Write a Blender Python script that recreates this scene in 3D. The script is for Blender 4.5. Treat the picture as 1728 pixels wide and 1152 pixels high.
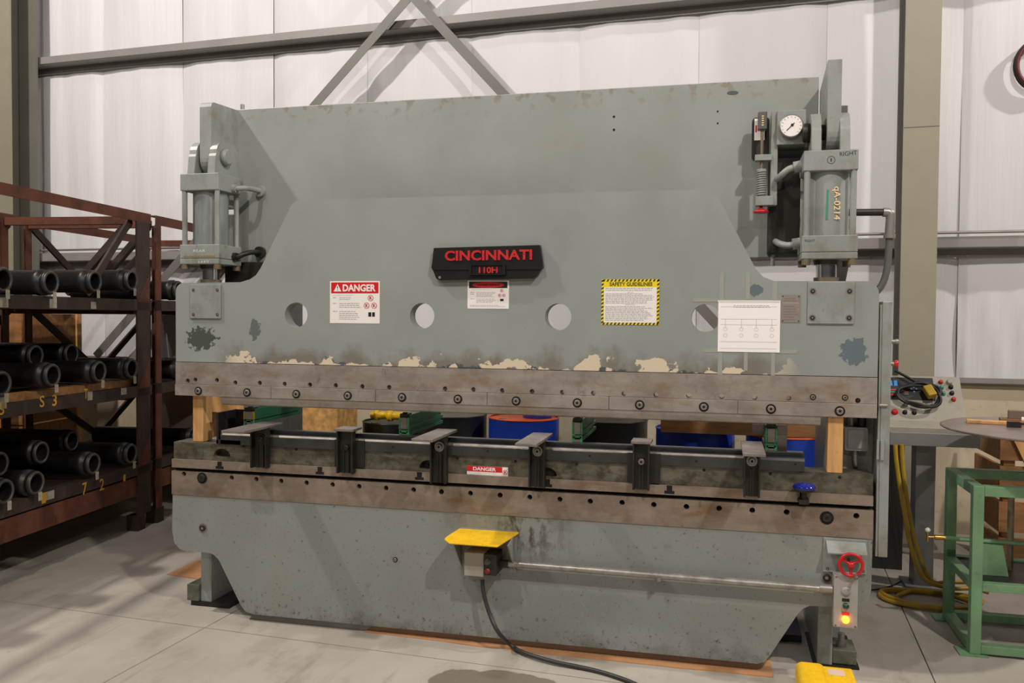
import bpy, math, random
from math import sin, cos, pi, radians, sqrt, atan2
from mathutils import Vector, Matrix
from mathutils.geometry import tessellate_polygon

for o in list(bpy.data.objects):
    bpy.data.objects.remove(o, do_unlink=True)
random.seed(7)
SC = bpy.context.scene
COL = SC.collection

# ------------------------------------------------------------------ camera
YAW, PITCH, ROLL = .2401, .0287, .0074
CAM = Vector((1.1307, -4.2051, 1.692))
FPX = 1443.22
_f = Vector((-sin(YAW)*cos(PITCH), cos(YAW)*cos(PITCH), -sin(PITCH)))
_r0 = Vector((cos(YAW), sin(YAW), 0)); _u0 = _r0.cross(_f)
_r = _r0*cos(ROLL) + _u0*sin(ROLL); _u = -_r0*sin(ROLL) + _u0*cos(ROLL)
cd = bpy.data.cameras.new('camera'); cam = bpy.data.objects.new('camera', cd); COL.objects.link(cam)
cd.sensor_width = 36; cd.lens = 36*FPX/1728; cd.clip_end = 200
mw = Matrix.Identity(4)
for i in range(3):
    mw[i][0], mw[i][1], mw[i][2], mw[i][3] = _r[i], _u[i], -_f[i], CAM[i]
cam.matrix_world = mw
SC.camera = cam

# ------------------------------------------------------------------ world, lamps, exposure
SC.view_settings.view_transform = 'Standard'
SC.view_settings.look = 'None'
SC.view_settings.gamma = 1
SC.view_settings.use_curve_mapping = False
SC.view_settings.exposure = 0.2
wd = bpy.data.worlds.new('world'); SC.world = wd; wd.use_nodes = True
wd.node_tree.nodes['Background'].inputs[0].default_value = (1.0, .93, .87, 1)
wd.node_tree.nodes['Background'].inputs[1].default_value = .02

def lamp(loc, power, size=.12):
    l = bpy.data.lights.new('high_bay_and_fill_lamp', 'POINT'); l.shadow_soft_size = size
    l.energy = power; l.color = (1.0, .915, .84)
    o = bpy.data.objects.new('high_bay_and_fill_lamp', l); o.location = loc; COL.objects.link(o)
for x, y, p in ((4.0, -4.5, 1020), (-1.35, -3.9, 470), (-4.7, -1.5, 1000), (7.6, .2, 1100),  # last lamp here is unseen, added to brighten the right-hand wall
                (-5, -12, 260), (1, -12, 340), (7, -12, 300)):  # far row: unseen lamps added as soft frontal fill
    lamp((x, y, 7.0), p)

# ------------------------------------------------------------------ pixels of the photo to points on known planes
def ray(x, y):
    return _f + _r*((x-864)/FPX) - _u*((y-576)/FPX)
def ay(x, y, Y=0.):
    d = ray(x, y); return CAM + d*((Y-CAM.y)/d.y)
def az(x, y, Z=0.):
    d = ray(x, y); return CAM + d*((Z-CAM.z)/d.z)
def apl(x, y, p, n):
    d = ray(x, y); return CAM + d*(n.dot(p-CAM)/n.dot(d))
WY = -.0559
WD = Vector((cos(WY), sin(WY), 0)); WN = Vector((-sin(WY), cos(WY), 0))
def aw(x, y, off):
    return apl(x, y, Vector((0, off, 0)), WN)
def wall(s, off, z):           # wall frame: s along, off = distance behind, z
    return WD*s + WN*off + Vector((0, 0, z))

# ------------------------------------------------------------------ materials
def lin(c):
    return tuple(((v/255)/12.92 if v/255 <= .04045 else ((v/255+.055)/1.055)**2.4) for v in c)
MATS = {}
class NT:
    """small helper to write node expressions"""
    def __init__(s, mat):
        s.t = mat.node_tree; s.n = s.t.nodes; s.l = s.t.links
        s.bsdf = s.n['Principled BSDF']; s._pos = None
    def put(s, sock, v):
        if isinstance(v, bpy.types.NodeSocket): s.l.new(v, sock)
        elif isinstance(v, (tuple, list)) and sock.type == 'RGBA': sock.default_value = (*v[:3], 1)
        else: sock.default_value = v
    def pos(s):
        if s._pos is None:
            s._pos = s.n.new('ShaderNodeTexCoord').outputs['Object']
        return s._pos
    def m(s, op, a, b=0., c=0.):
        n = s.n.new('ShaderNodeMath'); n.operation = op
        s.put(n.inputs[0], a); s.put(n.inputs[1], b); s.put(n.inputs[2], c); return n.outputs[0]
    def xyz(s):
        n = s.n.new('ShaderNodeSeparateXYZ'); s.l.new(s.pos(), n.inputs[0]); return n.outputs
    def noise(s, scale, detail=3., stretch=(1, 1, 1), rough=.55, shift=(0, 0, 0)):
        mp = s.n.new('ShaderNodeMapping'); s.l.new(s.pos(), mp.inputs[0])
        mp.inputs['Scale'].default_value = stretch; mp.inputs['Location'].default_value = shift
        n = s.n.new('ShaderNodeTexNoise'); s.l.new(mp.outputs[0], n.inputs['Vector'])
        n.inputs['Scale'].default_value = scale; n.inputs['Detail'].default_value = detail
        n.inputs['Roughness'].default_value = rough
        return n.outputs['Fac']
    def step(s, v, lo, hi):
        n = s.n.new('ShaderNodeMapRange'); n.clamp = True
        s.put(n.inputs[0], v); s.put(n.inputs[1], lo); s.put(n.inputs[2], hi); return n.outputs[0]
    def mix(s, f, a, b):
        n = s.n.new('ShaderNodeMix'); n.data_type = 'RGBA'
        s.put(n.inputs[0], f); s.put(n.inputs[6], a); s.put(n.inputs[7], b); return n.outputs[2]
    def bump(s, h, strength=.3, dist=.002):
        n = s.n.new('ShaderNodeBump'); n.inputs['Strength'].default_value = strength
        n.inputs['Distance'].default_value = dist; s.put(n.inputs['Height'], h)
        s.l.new(n.outputs[0], s.bsdf.inputs['Normal'])
    def color(s, v): s.put(s.bsdf.inputs['Base Color'], v)
    def rough(s, v): s.put(s.bsdf.inputs['Roughness'], v)

def mat(name, rgb=None, rough=.5, metal=0., var=0., scale=6., emit=None, es=1., dirt=0., bumpy=0., stretch=(1, 1, 1)):
    if name in MATS: return MATS[name]
    m = bpy.data.materials.new(name); m.use_nodes = True; MATS[name] = m
    t = NT(m); c = lin(rgb) if rgb else (.5, .5, .5)
    t.bsdf.inputs['Roughness'].default_value = rough; t.bsdf.inputs['Metallic'].default_value = metal
    col = c
    if var:
        col = t.mix(t.step(t.noise(scale, 4, stretch), .3, .7), tuple(v*(1-var) for v in c), tuple(min(1, v*(1+var)) for v in c))
    if dirt:
        col = t.mix(t.m('MULTIPLY', t.step(t.noise(scale*5, 5, stretch, .7), .56, .72), dirt), col, tuple(v*.25 for v in c))
    t.color(col)
    if bumpy: t.bump(t.noise(scale*8, 4, stretch), bumpy, .004)
    if emit:
        t.bsdf.inputs['Emission Color'].default_value = (*lin(emit), 1); t.bsdf.inputs['Emission Strength'].default_value = es
    return m

PAINT = (145, 151, 147)
def paint_base(t):
    c = lin(PAINT)
    a = t.mix(t.step(t.noise(2.2, 5), .3, .7), tuple(v*.9 for v in c), tuple(v*1.08 for v in c))
    a = t.mix(t.m('MULTIPLY', t.step(t.noise(1.3, 6, (1, 1, .5), .7, (3, 1, 0)), .5, .75), .35), a, lin((128, 122, 104)))
    return a
def patch(t, cx, cz, rx, rz, amp=1.1, scale=26., shift=0.):
    x, y, z = t.xyz()
    dx = t.m('DIVIDE', t.m('SUBTRACT', x, cx), rx); dz = t.m('DIVIDE', t.m('SUBTRACT', z, cz), rz)
    d = t.m('SQRT', t.m('ADD', t.m('MULTIPLY', dx, dx), t.m('MULTIPLY', dz, dz)))
    d = t.m('ADD', d, t.m('MULTIPLY', t.m('SUBTRACT', t.noise(scale, 5, (1, 1, 1), .6, (shift, 0, shift)), .5), amp*2))
    return t.step(d, 1.02, .98)
def make_paint(name, kind):
    m = bpy.data.materials.new(name); m.use_nodes = True; MATS[name] = m
    t = NT(m); a = paint_base(t)
    t.rough(.42)
    x, y, z = t.xyz()
    if kind == 'plain':
        a = t.mix(t.m('MULTIPLY', t.step(t.noise(30, 5, (1, 1, 1), .75), .62, .72), .5), a, lin((70, 66, 55)))
        a = t.mix(t.m('MULTIPLY', t.step(t.noise(7, 6, (1, 1, .6), .7, (2, 6, 3)), .47, .66), .55), a, lin((110, 102, 86)))
    if kind == 'ram':
        a = t.mix(t.m('MULTIPLY', t.step(t.noise(75, 3), .72, .76), .7), a, lin((70, 70, 64)))
        h = t.m('SUBTRACT', z, 1.4256)
        ends = t.m('MULTIPLY', t.step(x, -1.62, -1.45), t.step(x, 1.5, 1.3))
        n1 = t.noise(4.2, 5, (1, 1, .8), .62)
        halo = t.m('SUBTRACT', t.m('ADD', n1, .03), t.m('MULTIPLY', h, 2.0))
        a = t.mix(t.m('MULTIPLY', t.m('MULTIPLY', t.step(halo, .34, .50), ends), .8), a, lin((116, 108, 98)))
        n3 = t.noise(6.2, 5, (1, 1, 1.1), .60, (7, 0, 1))
        blue = t.m('SUBTRACT', t.noise(8, 5, (1, 1, .9), .6, (2, 0, 5)), t.m('MULTIPLY', h, 5.0))
        a = t.mix(t.m('MULTIPLY', t.step(blue, .475, .49), ends), a, lin((76, 88, 96)))
        cream = t.m('SUBTRACT', n3, t.m('MULTIPLY', h, 2.5))
        a = t.mix(t.m('MULTIPLY', t.step(cream, .462, .475), ends), a, lin((214, 200, 176)))
        a = t.mix(patch(t, ay(340, 572).x, ay(340, 572).z, .085, .06, 1.3, 38), a, lin((74, 82, 76)))
        a = t.mix(patch(t, ay(430, 556).x, ay(430, 556).z, .03, .05, 1.3, 30, 3), a, lin((98, 106, 106)))
        a = t.mix(patch(t, ay(1442, 592).x, ay(1442, 592).z, .058, .062, .9, 34, 5), a, lin((98, 112, 118)))
        a = t.mix(patch(t, ay(1276, 490).x, ay(1276, 490).z, .03, .03, .9, 28, 8), a, lin((96, 110, 117)))
    if kind == 'bed':
        a = t.mix(t.m('MULTIPLY', t.step(t.noise(52, 4, (1, 1, 1), .7), .61, .67), .8), a, lin((58, 58, 52)))
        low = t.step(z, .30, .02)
        a = t.mix(.22, a, lin((104, 100, 88)))  # even brown grime tint; also paints in the dimmer light low down
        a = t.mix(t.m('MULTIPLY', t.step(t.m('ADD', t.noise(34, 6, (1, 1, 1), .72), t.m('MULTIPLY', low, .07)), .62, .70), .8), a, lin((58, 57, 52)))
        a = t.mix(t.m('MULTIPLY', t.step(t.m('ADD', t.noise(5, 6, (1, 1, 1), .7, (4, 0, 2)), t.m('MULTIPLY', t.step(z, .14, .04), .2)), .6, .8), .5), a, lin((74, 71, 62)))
        hood = t.m('MULTIPLY', t.step(x, -.05, .1), t.step(x, .45, .2))
        a = t.mix(t.m('MULTIPLY', t.m('MULTIPLY', t.step(t.noise(20, 5, (1, 1, .5), .7), .46, .6), hood), t.step(z, .35, .55)), a, lin((76, 70, 58)))
    if kind == 'crown':
        a = t.mix(t.m('MULTIPLY', t.step(t.noise(1.6, 4, (1, 1, .6), .6, (4, 2, 1)), .45, .7), .35), a, lin((134, 128, 108)))
        a = t.mix(t.m('MULTIPLY', t.m('MULTIPLY', t.step(t.noise(16, 5), .55, .62), t.step(z, 2.78, 2.9)), .6), a, lin((120, 108, 88)))
        p = ay(1236, 157, .38)
        a = t.mix(patch(t, p.x, p.z, .028, .011, .3, 20), a, lin((72, 78, 84)))
    t.color(a); t.bump(t.noise(140, 3), .06, .001)
    return m
PAINT_M = make_paint('grey_green_paint', 'plain')
PAINT_RAM = make_paint('grey_green_paint_chipped', 'ram')
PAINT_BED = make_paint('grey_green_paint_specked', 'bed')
PAINT_CROWN = make_paint('grey_green_paint_stained', 'crown')

def make_steel(name, c1, c2, c3, rough=.42, metal=.35):
    m = bpy.data.materials.new(name); m.use_nodes = True; MATS[name] = m; t = NT(m)
    a = t.mix(t.step(t.noise(3, 5, (1, 1, 4)), .35, .65), lin(c1), lin(c2))
    a = t.mix(t.m('MULTIPLY', t.step(t.noise(4, 6, (1, 1, 2.5), .65, (5, 0, 2)), .52, .68), .75), a, lin(c3))
    a = t.mix(t.m('MULTIPLY', t.step(t.noise(10, 6, (1.6, 1, .7), .75, (1, 4, 2)), .6, .72), .6), a, tuple(v*.3 for v in lin(c1)))
    t.color(a); t.rough(t.step(t.noise(20, 3, (1, 1, 6)), -.6, 1.6)); t.bsdf.inputs['Metallic'].default_value = metal
    t.bump(t.noise(90, 3, (1, 1, 8)), .08, .001)
    return m
STEEL = make_steel('worn_steel', (150, 142, 134), (168, 160, 152), (146, 122, 90))
STEEL_RUST = make_steel('rusty_bed_steel', (136, 123, 110), (154, 141, 128), (124, 94, 62))
BLOCK = make_steel('oily_die_steel', (84, 82, 66), (116, 112, 96), (62, 50, 38), metal=.2)
def mottle(m, dark, scale=13, f=.75):
    t = NT(m); src = t.bsdf.inputs['Base Color'].links[0].from_socket
    t.color(t.mix(t.m('MULTIPLY', t.step(t.noise(scale, 6, (1, 1, 1.3), .72, (3, 3, 1)), .46, .62), f), src, lin(dark)))
mottle(BLOCK, (44, 40, 32)); mottle(STEEL_RUST, (84, 68, 54), 7, .3); mottle(STEEL, (104, 92, 82), 5, .4)
DIE = mat('dark_die_steel', (74, 74, 74), .3, .6, .3, 5, dirt=.4)
DIE_EDGE = mat('bright_steel', (128, 123, 117), .5, .6, .35, 12)
BLACKST = mat('black_steel', (52, 50, 47), .45, .5, .3, 12, dirt=.4)
PLATE = mat('grey_steel_plate', (150, 142, 136), .38, .6, .2, 14, dirt=.3)
CHROME = mat('chrome', (232, 232, 234), .22, 1.)
DARK = mat('dark_void', (14, 13, 12), .8)
BLACK = mat('black_rubber', (24, 24, 24), .5, 0, .2)
BLACKP = mat('black_cast_paint', (20, 20, 20), .38, 0, .3, 20)
WHITE = mat('white_label', (240, 236, 232), .4)
RED = mat('red_print', (206, 30, 34), .4)
REDP = mat('red_paint', (196, 28, 36), .3, 0, .15)
REDL = mat('red_letter', (190, 34, 36), .45, 0, .3, 60)
BLACKPR = mat('black_print', (22, 22, 22), .5)
GREYPR = mat('grey_print', (176, 172, 168), .5)
YELLOW = mat('yellow_print', (240, 216, 30), .4)
YELP = mat('yellow_paint', (236, 190, 22), .42, 0, .12, 14, dirt=.6)
WOOD = mat('pine_wood', (205, 158, 100), .6, 0, .22, 5, stretch=(5, 5, .7), dirt=.25)
WOODD = mat('brown_timber', (150, 106, 64), .7, 0, .3, 5, stretch=(.8, 5, 5), dirt=.3)
OSB = mat('osb_board', (206, 160, 96), .65, 0, .38, 16)
CARD = mat('cardboard', (186, 138, 96), .75, 0, .15, 6)
GREEN = mat('green_anodised', (34, 112, 72), .35, .3, .15, 20)
GREENL = mat('light_green_cap', (70, 160, 104), .4, 0, .12, 20)
GREENF = mat('green_machine_paint', (112, 150, 112), .45, 0, .16, 6, dirt=.4)
RUST = mat('rusty_rack_steel', (88, 48, 32), .75, .1, .4, 7, dirt=.6, bumpy=.2)
RUSTD = mat('dark_rack_steel', (56, 43, 37), .7, .2, .35, 6, dirt=.5, bumpy=.2)
TUBE = mat('black_tube_steel', (40, 39, 39), .42, .4, .3, 8)
TUBEE = mat('grey_tube_rim', (74, 71, 68), .5, .4, .3, 20)
GALV = mat('galvanised_steel', (150, 146, 142), .42, .5, .15, 6)
GIRT = mat('grey_girt_paint', (138, 135, 132), .5, 0, .08, 3)
BRC = mat('dark_grey_brace_paint', (108, 106, 100), .55, 0, .08, 3)
COLM = mat('olive_grey_column_paint', (142, 138, 120), .55, 0, .06, 3, dirt=.1)
COLD = mat('shaded_column_paint', (104, 103, 94), .6, 0, .06, 3)  # darker copy of the column paint, shade painted on web and rear flange
BLUE = mat('blue_drum_paint', (26, 60, 168), .35, 0, .1, 8)
BLUEK = mat('blue_plastic', (30, 36, 128), .15, 0)
ORANGE = mat('orange_drum_lid', (222, 92, 42), .4, 0, .15, 10)
BLKDRUM = mat('black_drum_paint', (28, 30, 30), .35, 0, .2, 6)
LIDG = mat('grey_drum_lid', (112, 112, 104), .35, .4, .2, 9)
BEIGE = mat('beige_console_paint', (162, 157, 144), .45, 0, .08, 6, dirt=.2)
GREYC = mat('grey_console_paint', (128, 128, 128), .45, 0, .1, 6, dirt=.2)
HOSEY = mat('yellow_hose', (172, 140, 34), .5, 0, .15, 12)
BRASS = mat('brass', (190, 140, 70), .35, .8)
AMBER = mat('amber_lamp', (255, 150, 30), .3, emit=(255, 150, 30), es=6.)
GOLDI = mat('ochre_marker', (236, 208, 156), .6)
CHALK = mat('white_marker', (214, 212, 204), .7)
TAPE = mat('clear_tape', (158, 162, 152), .25)
PAPER = mat('white_paper', (250, 246, 246), .5)
TAGG = mat('tag_grey', (158, 150, 132), .6, 0, .2, 30)
YELMK = mat('yellow_marker', (196, 150, 40), .7)

# ------------------------------------------------------------------ mesh building
class MB:
    def __init__(s): s.v = []; s.f = []; s.mi = []; s.sm = []
    def _add(s, vs, fs, mi=0, smooth=False):
        b = len(s.v); s.v += [tuple(v) for v in vs]
        for f in fs:
            s.f.append(tuple(i+b for i in f)); s.mi.append(mi); s.sm.append(smooth)
    def box(s, x0, x1, y0, y1, z0, z1, mi=0, M=None):
        vs = [Vector((x, y, z)) for x in (x0, x1) for y in (y0, y1) for z in (z0, z1)]
        if M is not None: vs = [M @ v for v in vs]
        s._add(vs, [(0, 1, 3, 2), (4, 6, 7, 5), (0, 4, 5, 1), (2, 3, 7, 6), (0, 2, 6, 4), (1, 5, 7, 3)], mi); return s
    def beam(s, a, b, w, h, mi=0, up=(0, 0, 1)):
        a, b = Vector(a), Vector(b); d = (b-a); L = d.length; d.normalize(); up = Vector(up)
        if abs(d.dot(up)) > .98: up = Vector((0, 1, 0))
        sx = d.cross(up).normalized(); sz = sx.cross(d)
        M = Matrix(((sx.x, d.x, sz.x, a.x), (sx.y, d.y, sz.y, a.y), (sx.z, d.z, sz.z, a.z), (0, 0, 0, 1)))
        return s.box(-w/2, w/2, 0, L, -h/2, h/2, mi, M)
    def cyl(s, a, b, r, seg=20, mi=0, r2=None, caps=True):
        return s.lathe(a, b, [(0, r), (1, r if r2 is None else r2)], seg, mi, caps, rel=True)
    def lathe(s, a, b, prof, seg=20, mi=0, caps=True, rel=False):
        """prof: list of (distance along a->b, radius)"""
        a, b = Vector(a), Vector(b); d = b-a; L = d.length; d.normalize()
        q = Vector((0, 0, 1)) if abs(d.z) < .9 else Vector((1, 0, 0))
        e1 = d.cross(q).normalized(); e2 = d.cross(e1)
        vs = []; fs = []
        for k, (t, r) in enumerate(prof):
            c = a + d*(t*L if rel else t)
            for i in range(seg):
                an = 2*pi*i/seg; vs.append(c + e1*(r*cos(an)) + e2*(r*sin(an)))
        for k in range(len(prof)-1):
            for i in range(seg):
                j = (i+1) % seg; fs.append((k*seg+i, k*seg+j, (k+1)*seg+j, (k+1)*seg+i))
        s._add(vs, fs, mi, True)
        if caps:
            n = len(prof)
            s._add(vs[:seg], [tuple(range(seg-1, -1, -1))], mi); s._add(vs[(n-1)*seg:], [tuple(range(seg))], mi)
        return s
    def tube(s, pts, r, seg=10, mi=0, caps=True):
        pts = [Vector(p) for p in pts]; vs = []; fs = []; n = len(pts); pe = None
        for k, p in enumerate(pts):
            d = (pts[min(k+1, n-1)] - pts[max(k-1, 0)]).normalized()
            if pe is None:
                q = Vector((0, 0, 1)) if abs(d.z) < .9 else Vector((1, 0, 0)); e1 = d.cross(q).normalized()
            else:
                e1 = (pe - d*pe.dot(d)).normalized()
            pe = e1; e2 = d.cross(e1)
            for i in range(seg):
                an = 2*pi*i/seg; vs.append(p + e1*(r*cos(an)) + e2*(r*sin(an)))
        for k in range(n-1):
            for i in range(seg):
                j = (i+1) % seg; fs.append((k*seg+i, k*seg+j, (k+1)*seg+j, (k+1)*seg+i))
        s._add(vs, fs, mi, True)
        if caps:
            s._add(vs[:seg], [tuple(range(seg-1, -1, -1))], mi); s._add(vs[(n-1)*seg:], [tuple(range(seg))], mi)
        return s
    def torus(s, c, axis, R, r, seg=28, mi=0, arc=1.):
        c = Vector(c); d = Vector(axis).normalized()
        q = Vector((0, 0, 1)) if abs(d.z) < .9 else Vector((1, 0, 0)); e1 = d.cross(q).normalized(); e2 = d.cross(e1)
        vs = []; fs = []; k = 8
        for i in range(seg):
            a = 2*pi*i/seg; rad = e1*cos(a) + e2*sin(a)
            for j in range(k):
                b = 2*pi*j/k; vs.append(c + rad*(R + r*cos(b)) + d*(r*sin(b)))
        for i in range(seg):
            for j in range(k):
                i2 = (i+1) % seg; j2 = (j+1) % k; fs.append((i*k+j, i2*k+j, i2*k+j2, i*k+j2))
        s._add(vs, fs, mi, True); return s
    def prism(s, loops, y0, y1, mi=0, plane='xz'):
        """loops of (u,v); first outer, others holes; extruded along the third axis from y0 to y1"""
        def P(u, v, w):
            return (u, w, v) if plane == 'xz' else ((w, u, v) if plane == 'yz' else (u, v, w))
        tri = tessellate_polygon([[Vector((u, v, 0)) for u, v in lp] for lp in loops])
        flat = [p for lp in loops for p in lp]; n = len(flat)
        s._add([P(u, v, y0) for u, v in flat], tri, mi); s._add([P(u, v, y1) for u, v in flat], [t[::-1] for t in tri], mi)
        for lp in loops:
            m = len(lp)
            s._add([P(u, v, y0) for u, v in lp] + [P(u, v, y1) for u, v in lp], [(i, (i+1) % m, (i+1) % m + m, i+m) for i in range(m)], mi)
        return s
    def mesh(s, name, mats, off=Vector((0, 0, 0))):
        me = bpy.data.meshes.new(name)
        me.from_pydata([(x-off.x, y-off.y, z-off.z) for x, y, z in s.v], [], s.f)
        for m in (mats if isinstance(mats, (list, tuple)) else [mats]): me.materials.append(m)
        me.polygons.foreach_set('material_index', s.mi); me.polygons.foreach_set('use_smooth', s.sm)
        me.update()
        import bmesh
        bm = bmesh.new(); bm.from_mesh(me); bmesh.ops.recalc_face_normals(bm, faces=bm.faces); bm.to_mesh(me); bm.free()
        return me

ROOT = {}
def off_of(parent):
    return ROOT.get(parent.name, Vector((0, 0, 0))) if parent else Vector((0, 0, 0))
def obj(name, mb, mats, parent=None, bev=0., label=None, kind=None):
    off = off_of(parent)
    if parent is None:
        xs = [v[0] for v in mb.v]; ys = [v[1] for v in mb.v]; zs = [v[2] for v in mb.v]
        off = Vector(((min(xs)+max(xs))/2, (min(ys)+max(ys))/2, min(zs)))
    o = bpy.data.objects.new(name, mb.mesh(name, mats, off)); COL.objects.link(o)
    if parent is None: o.location = off
    else: o.parent = parent
    ROOT[o.name] = off
    if bev:
        b = o.modifiers.new('edge', 'BEVEL'); b.width = bev; b.segments = 2; b.limit_method = 'ANGLE'; b.angle_limit = radians(50)
    if label: o['label'] = label
    if kind: o['kind'] = kind
    return o
def inst(name, me, parent, loc, rot=(0, 0, 0)):
    o = bpy.data.objects.new(name, me); COL.objects.link(o); o.parent = parent
    o.location = Vector(loc) - off_of(parent); o.rotation_euler = rot; ROOT[o.name] = off_of(parent); return o
def thing(name, loc, label, cat, group=None):
    o = bpy.data.objects.new(name, None); COL.objects.link(o); o.location = loc; o.empty_display_size = .1
    ROOT[o.name] = Vector(loc); o['label'] = label; o['category'] = cat
    if group: o['group'] = group
    return o
def tag(o, label, cat, group=None):
    o['label'] = label; o['category'] = cat
    if group: o['group'] = group
    return o
def circ(cx, cz, r, n=24):
    return [(cx + r*cos(2*pi*i/n), cz + r*sin(2*pi*i/n)) for i in range(n)]
def arc(cx, cz, r, a0, a1, n=6):
    return [(cx + r*cos(radians(a0+(a1-a0)*i/n)), cz + r*sin(radians(a0+(a1-a0)*i/n))) for i in range(n+1)]
def rounded(x0, x1, z0, z1, r, n=5):
    return arc(x1-r, z1-r, r, 0, 90, n) + arc(x0+r, z1-r, r, 90, 180, n) + arc(x0+r, z0+r, r, 180, 270, n) + arc(x1-r, z0+r, r, 270, 360, n)
def smooth_path(pts, sub=6):
    pts = [Vector(p) for p in pts]; out = []
    for i in range(len(pts)-1):
        p0 = pts[max(i-1, 0)]; p1 = pts[i]; p2 = pts[i+1]; p3 = pts[min(i+2, len(pts)-1)]
        for k in range(sub):
            t = k/sub
            out.append(.5*((2*p1) + (p2-p0)*t + (2*p0-5*p1+4*p2-p3)*t*t + (3*p1-p0-3*p2+p3)*t**3))
    out.append(pts[-1]); return out
_txt = {}
def text_geo(s, bold=0.):
    if (s, bold) in _txt: return _txt[(s, bold)]
    cu = bpy.data.curves.new('t', 'FONT'); cu.body = s; cu.offset = bold; cu.resolution_u = 3
    o = bpy.data.objects.new('t', cu); COL.objects.link(o)
    dg = bpy.context.evaluated_depsgraph_get(); me = bpy.data.meshes.new_from_object(o.evaluated_get(dg))
    vs = [v.co.copy() for v in me.vertices]; fs = [tuple(p.vertices) for p in me.polygons]
    bpy.data.objects.remove(o, do_unlink=True); bpy.data.curves.remove(cu); bpy.data.meshes.remove(me)
    x0 = min(v.x for v in vs); x1 = max(v.x for v in vs); y0 = min(v.y for v in vs); y1 = max(v.y for v in vs)
    r = ([((v.x-x0)/(x1-x0)-.5, (v.y-y0)/(y1-y0)-.5) for v in vs], fs); _txt[(s, bold)] = r; return r
def lettering(name, s, M, w, h, m, parent, bold=0., thick=0.):
    """text centred on matrix M (x right, y up, z towards the reader)"""
    uv, fs = text_geo(s, bold); mb = MB()
    vs = [M @ Vector((u*w, v*h, thick)) for u, v in uv]; mb._add(vs, fs)
    if thick:
        n = len(vs); ed = {}
        for f in fs:
            for a, b in zip(f, f[1:]+f[:1]):
                if (b, a) in ed: del ed[(b, a)]
                else: ed[(a, b)] = 1
        lo = [M @ Vector((u*w, v*h, 0)) for u, v in uv]
        mb._add(vs + lo, [(a, b, b+n, a+n) for a, b in ed])
    return obj(name, mb, m, parent)
def front(x, y, z, rot=0.):        # plane facing the aisle (-y)
    return Matrix.Translation((x, y, z)) @ Matrix.Rotation(pi/2, 4, 'X') @ Matrix.Rotation(rot, 4, 'Z')

# ================================================================== THE SETTING
def worldpos(t):
    t._pos = t.n.new('ShaderNodeNewGeometry').outputs['Position']
def make_concrete():
    m = bpy.data.materials.new('floor_concrete'); m.use_nodes = True; t = NT(m); worldpos(t)
    a = t.mix(t.step(t.noise(.9, 6, (1, 1, 1), .62), .3, .7), lin((158, 152, 142)), lin((182, 176, 166)))
    a = t.mix(t.m('MULTIPLY', t.step(t.noise(3.2, 6, (1.6, .6, 1), .7, (3, 2, 0)), .52, .72), .5), a, lin((128, 118, 106)))
    a = t.mix(t.m('MULTIPLY', t.step(t.noise(14, 5, (1, 1, 1), .7), .66, .74), .5), a, lin((88, 82, 74)))
    a = t.mix(t.m('MULTIPLY', t.step(t.noise(2.0, 5, (4.5, .35, 1), .6, (8, 1, 0)), .6, .7), .3), a, lin((110, 104, 96)))
    x, y, z = t.xyz()
    for cx, cy, rx, ry in ((.17, -.46, .34, .17), (.55, -.5, .2, .1)):  # dark brown patches with uneven edges
        dx = t.m('DIVIDE', t.m('SUBTRACT', x, cx), rx); dy = t.m('DIVIDE', t.m('SUBTRACT', y, cy), ry)
        d = t.m('SQRT', t.m('ADD', t.m('MULTIPLY', dx, dx), t.m('MULTIPLY', dy, dy)))
        d = t.m('ADD', d, t.m('MULTIPLY', t.m('SUBTRACT', t.noise(6, 4), .5), .7))
        a = t.mix(t.m('MULTIPLY', t.step(d, 1.03, .97), .82), a, lin((104, 96, 84)))
    t.color(a); t.rough(t.step(t.noise(4, 4), -.2, 1.1)); t.bump(t.noise(60, 4), .08, .002)
    return m
CONC = make_concrete()
JOINT = mat('joint_filler', (86, 78, 68), .9)
S_E = [-1.55+3.665*k for k in range(-3, 4)]; O_E = [-.237+3.665*k for k in range(-4, 2)]
O_E[-1] = 3.6
fl = MB()
v = [wall(S_E[0], O_E[0], -.012), wall(S_E[-1], O_E[0], -.012), wall(S_E[-1], O_E[-1], -.012), wall(S_E[0], O_E[-1], -.012)]
fl._add(v + [p - Vector((0, 0, .2)) for p in v], [(0, 1, 2, 3), (4, 7, 6, 5), (0, 4, 5, 1), (1, 5, 6, 2), (2, 6, 7, 3), (3, 7, 4, 0)])
floor = obj('floor', fl, JOINT); floor['kind'] = 'structure'; floor['label'] = 'light grey concrete slab floor with sawn joints, stains and dark patches'
for i in range(len(S_E)-1):
    for j in range(len(O_E)-1):
        g = .003; mb = MB()
        q = [wall(s, o, z) for z in (0, -.012) for s, o in ((S_E[i]+g, O_E[j]+g), (S_E[i+1]-g, O_E[j]+g), (S_E[i+1]-g, O_E[j+1]-g), (S_E[i]+g, O_E[j+1]-g))]
        mb._add(q, [(0, 1, 2, 3), (7, 6, 5, 4), (0, 4, 5, 1), (1, 5, 6, 2), (2, 6, 7, 3), (3, 7, 4, 0)])
        obj('floor_slab', mb, CONC, floor)

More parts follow.
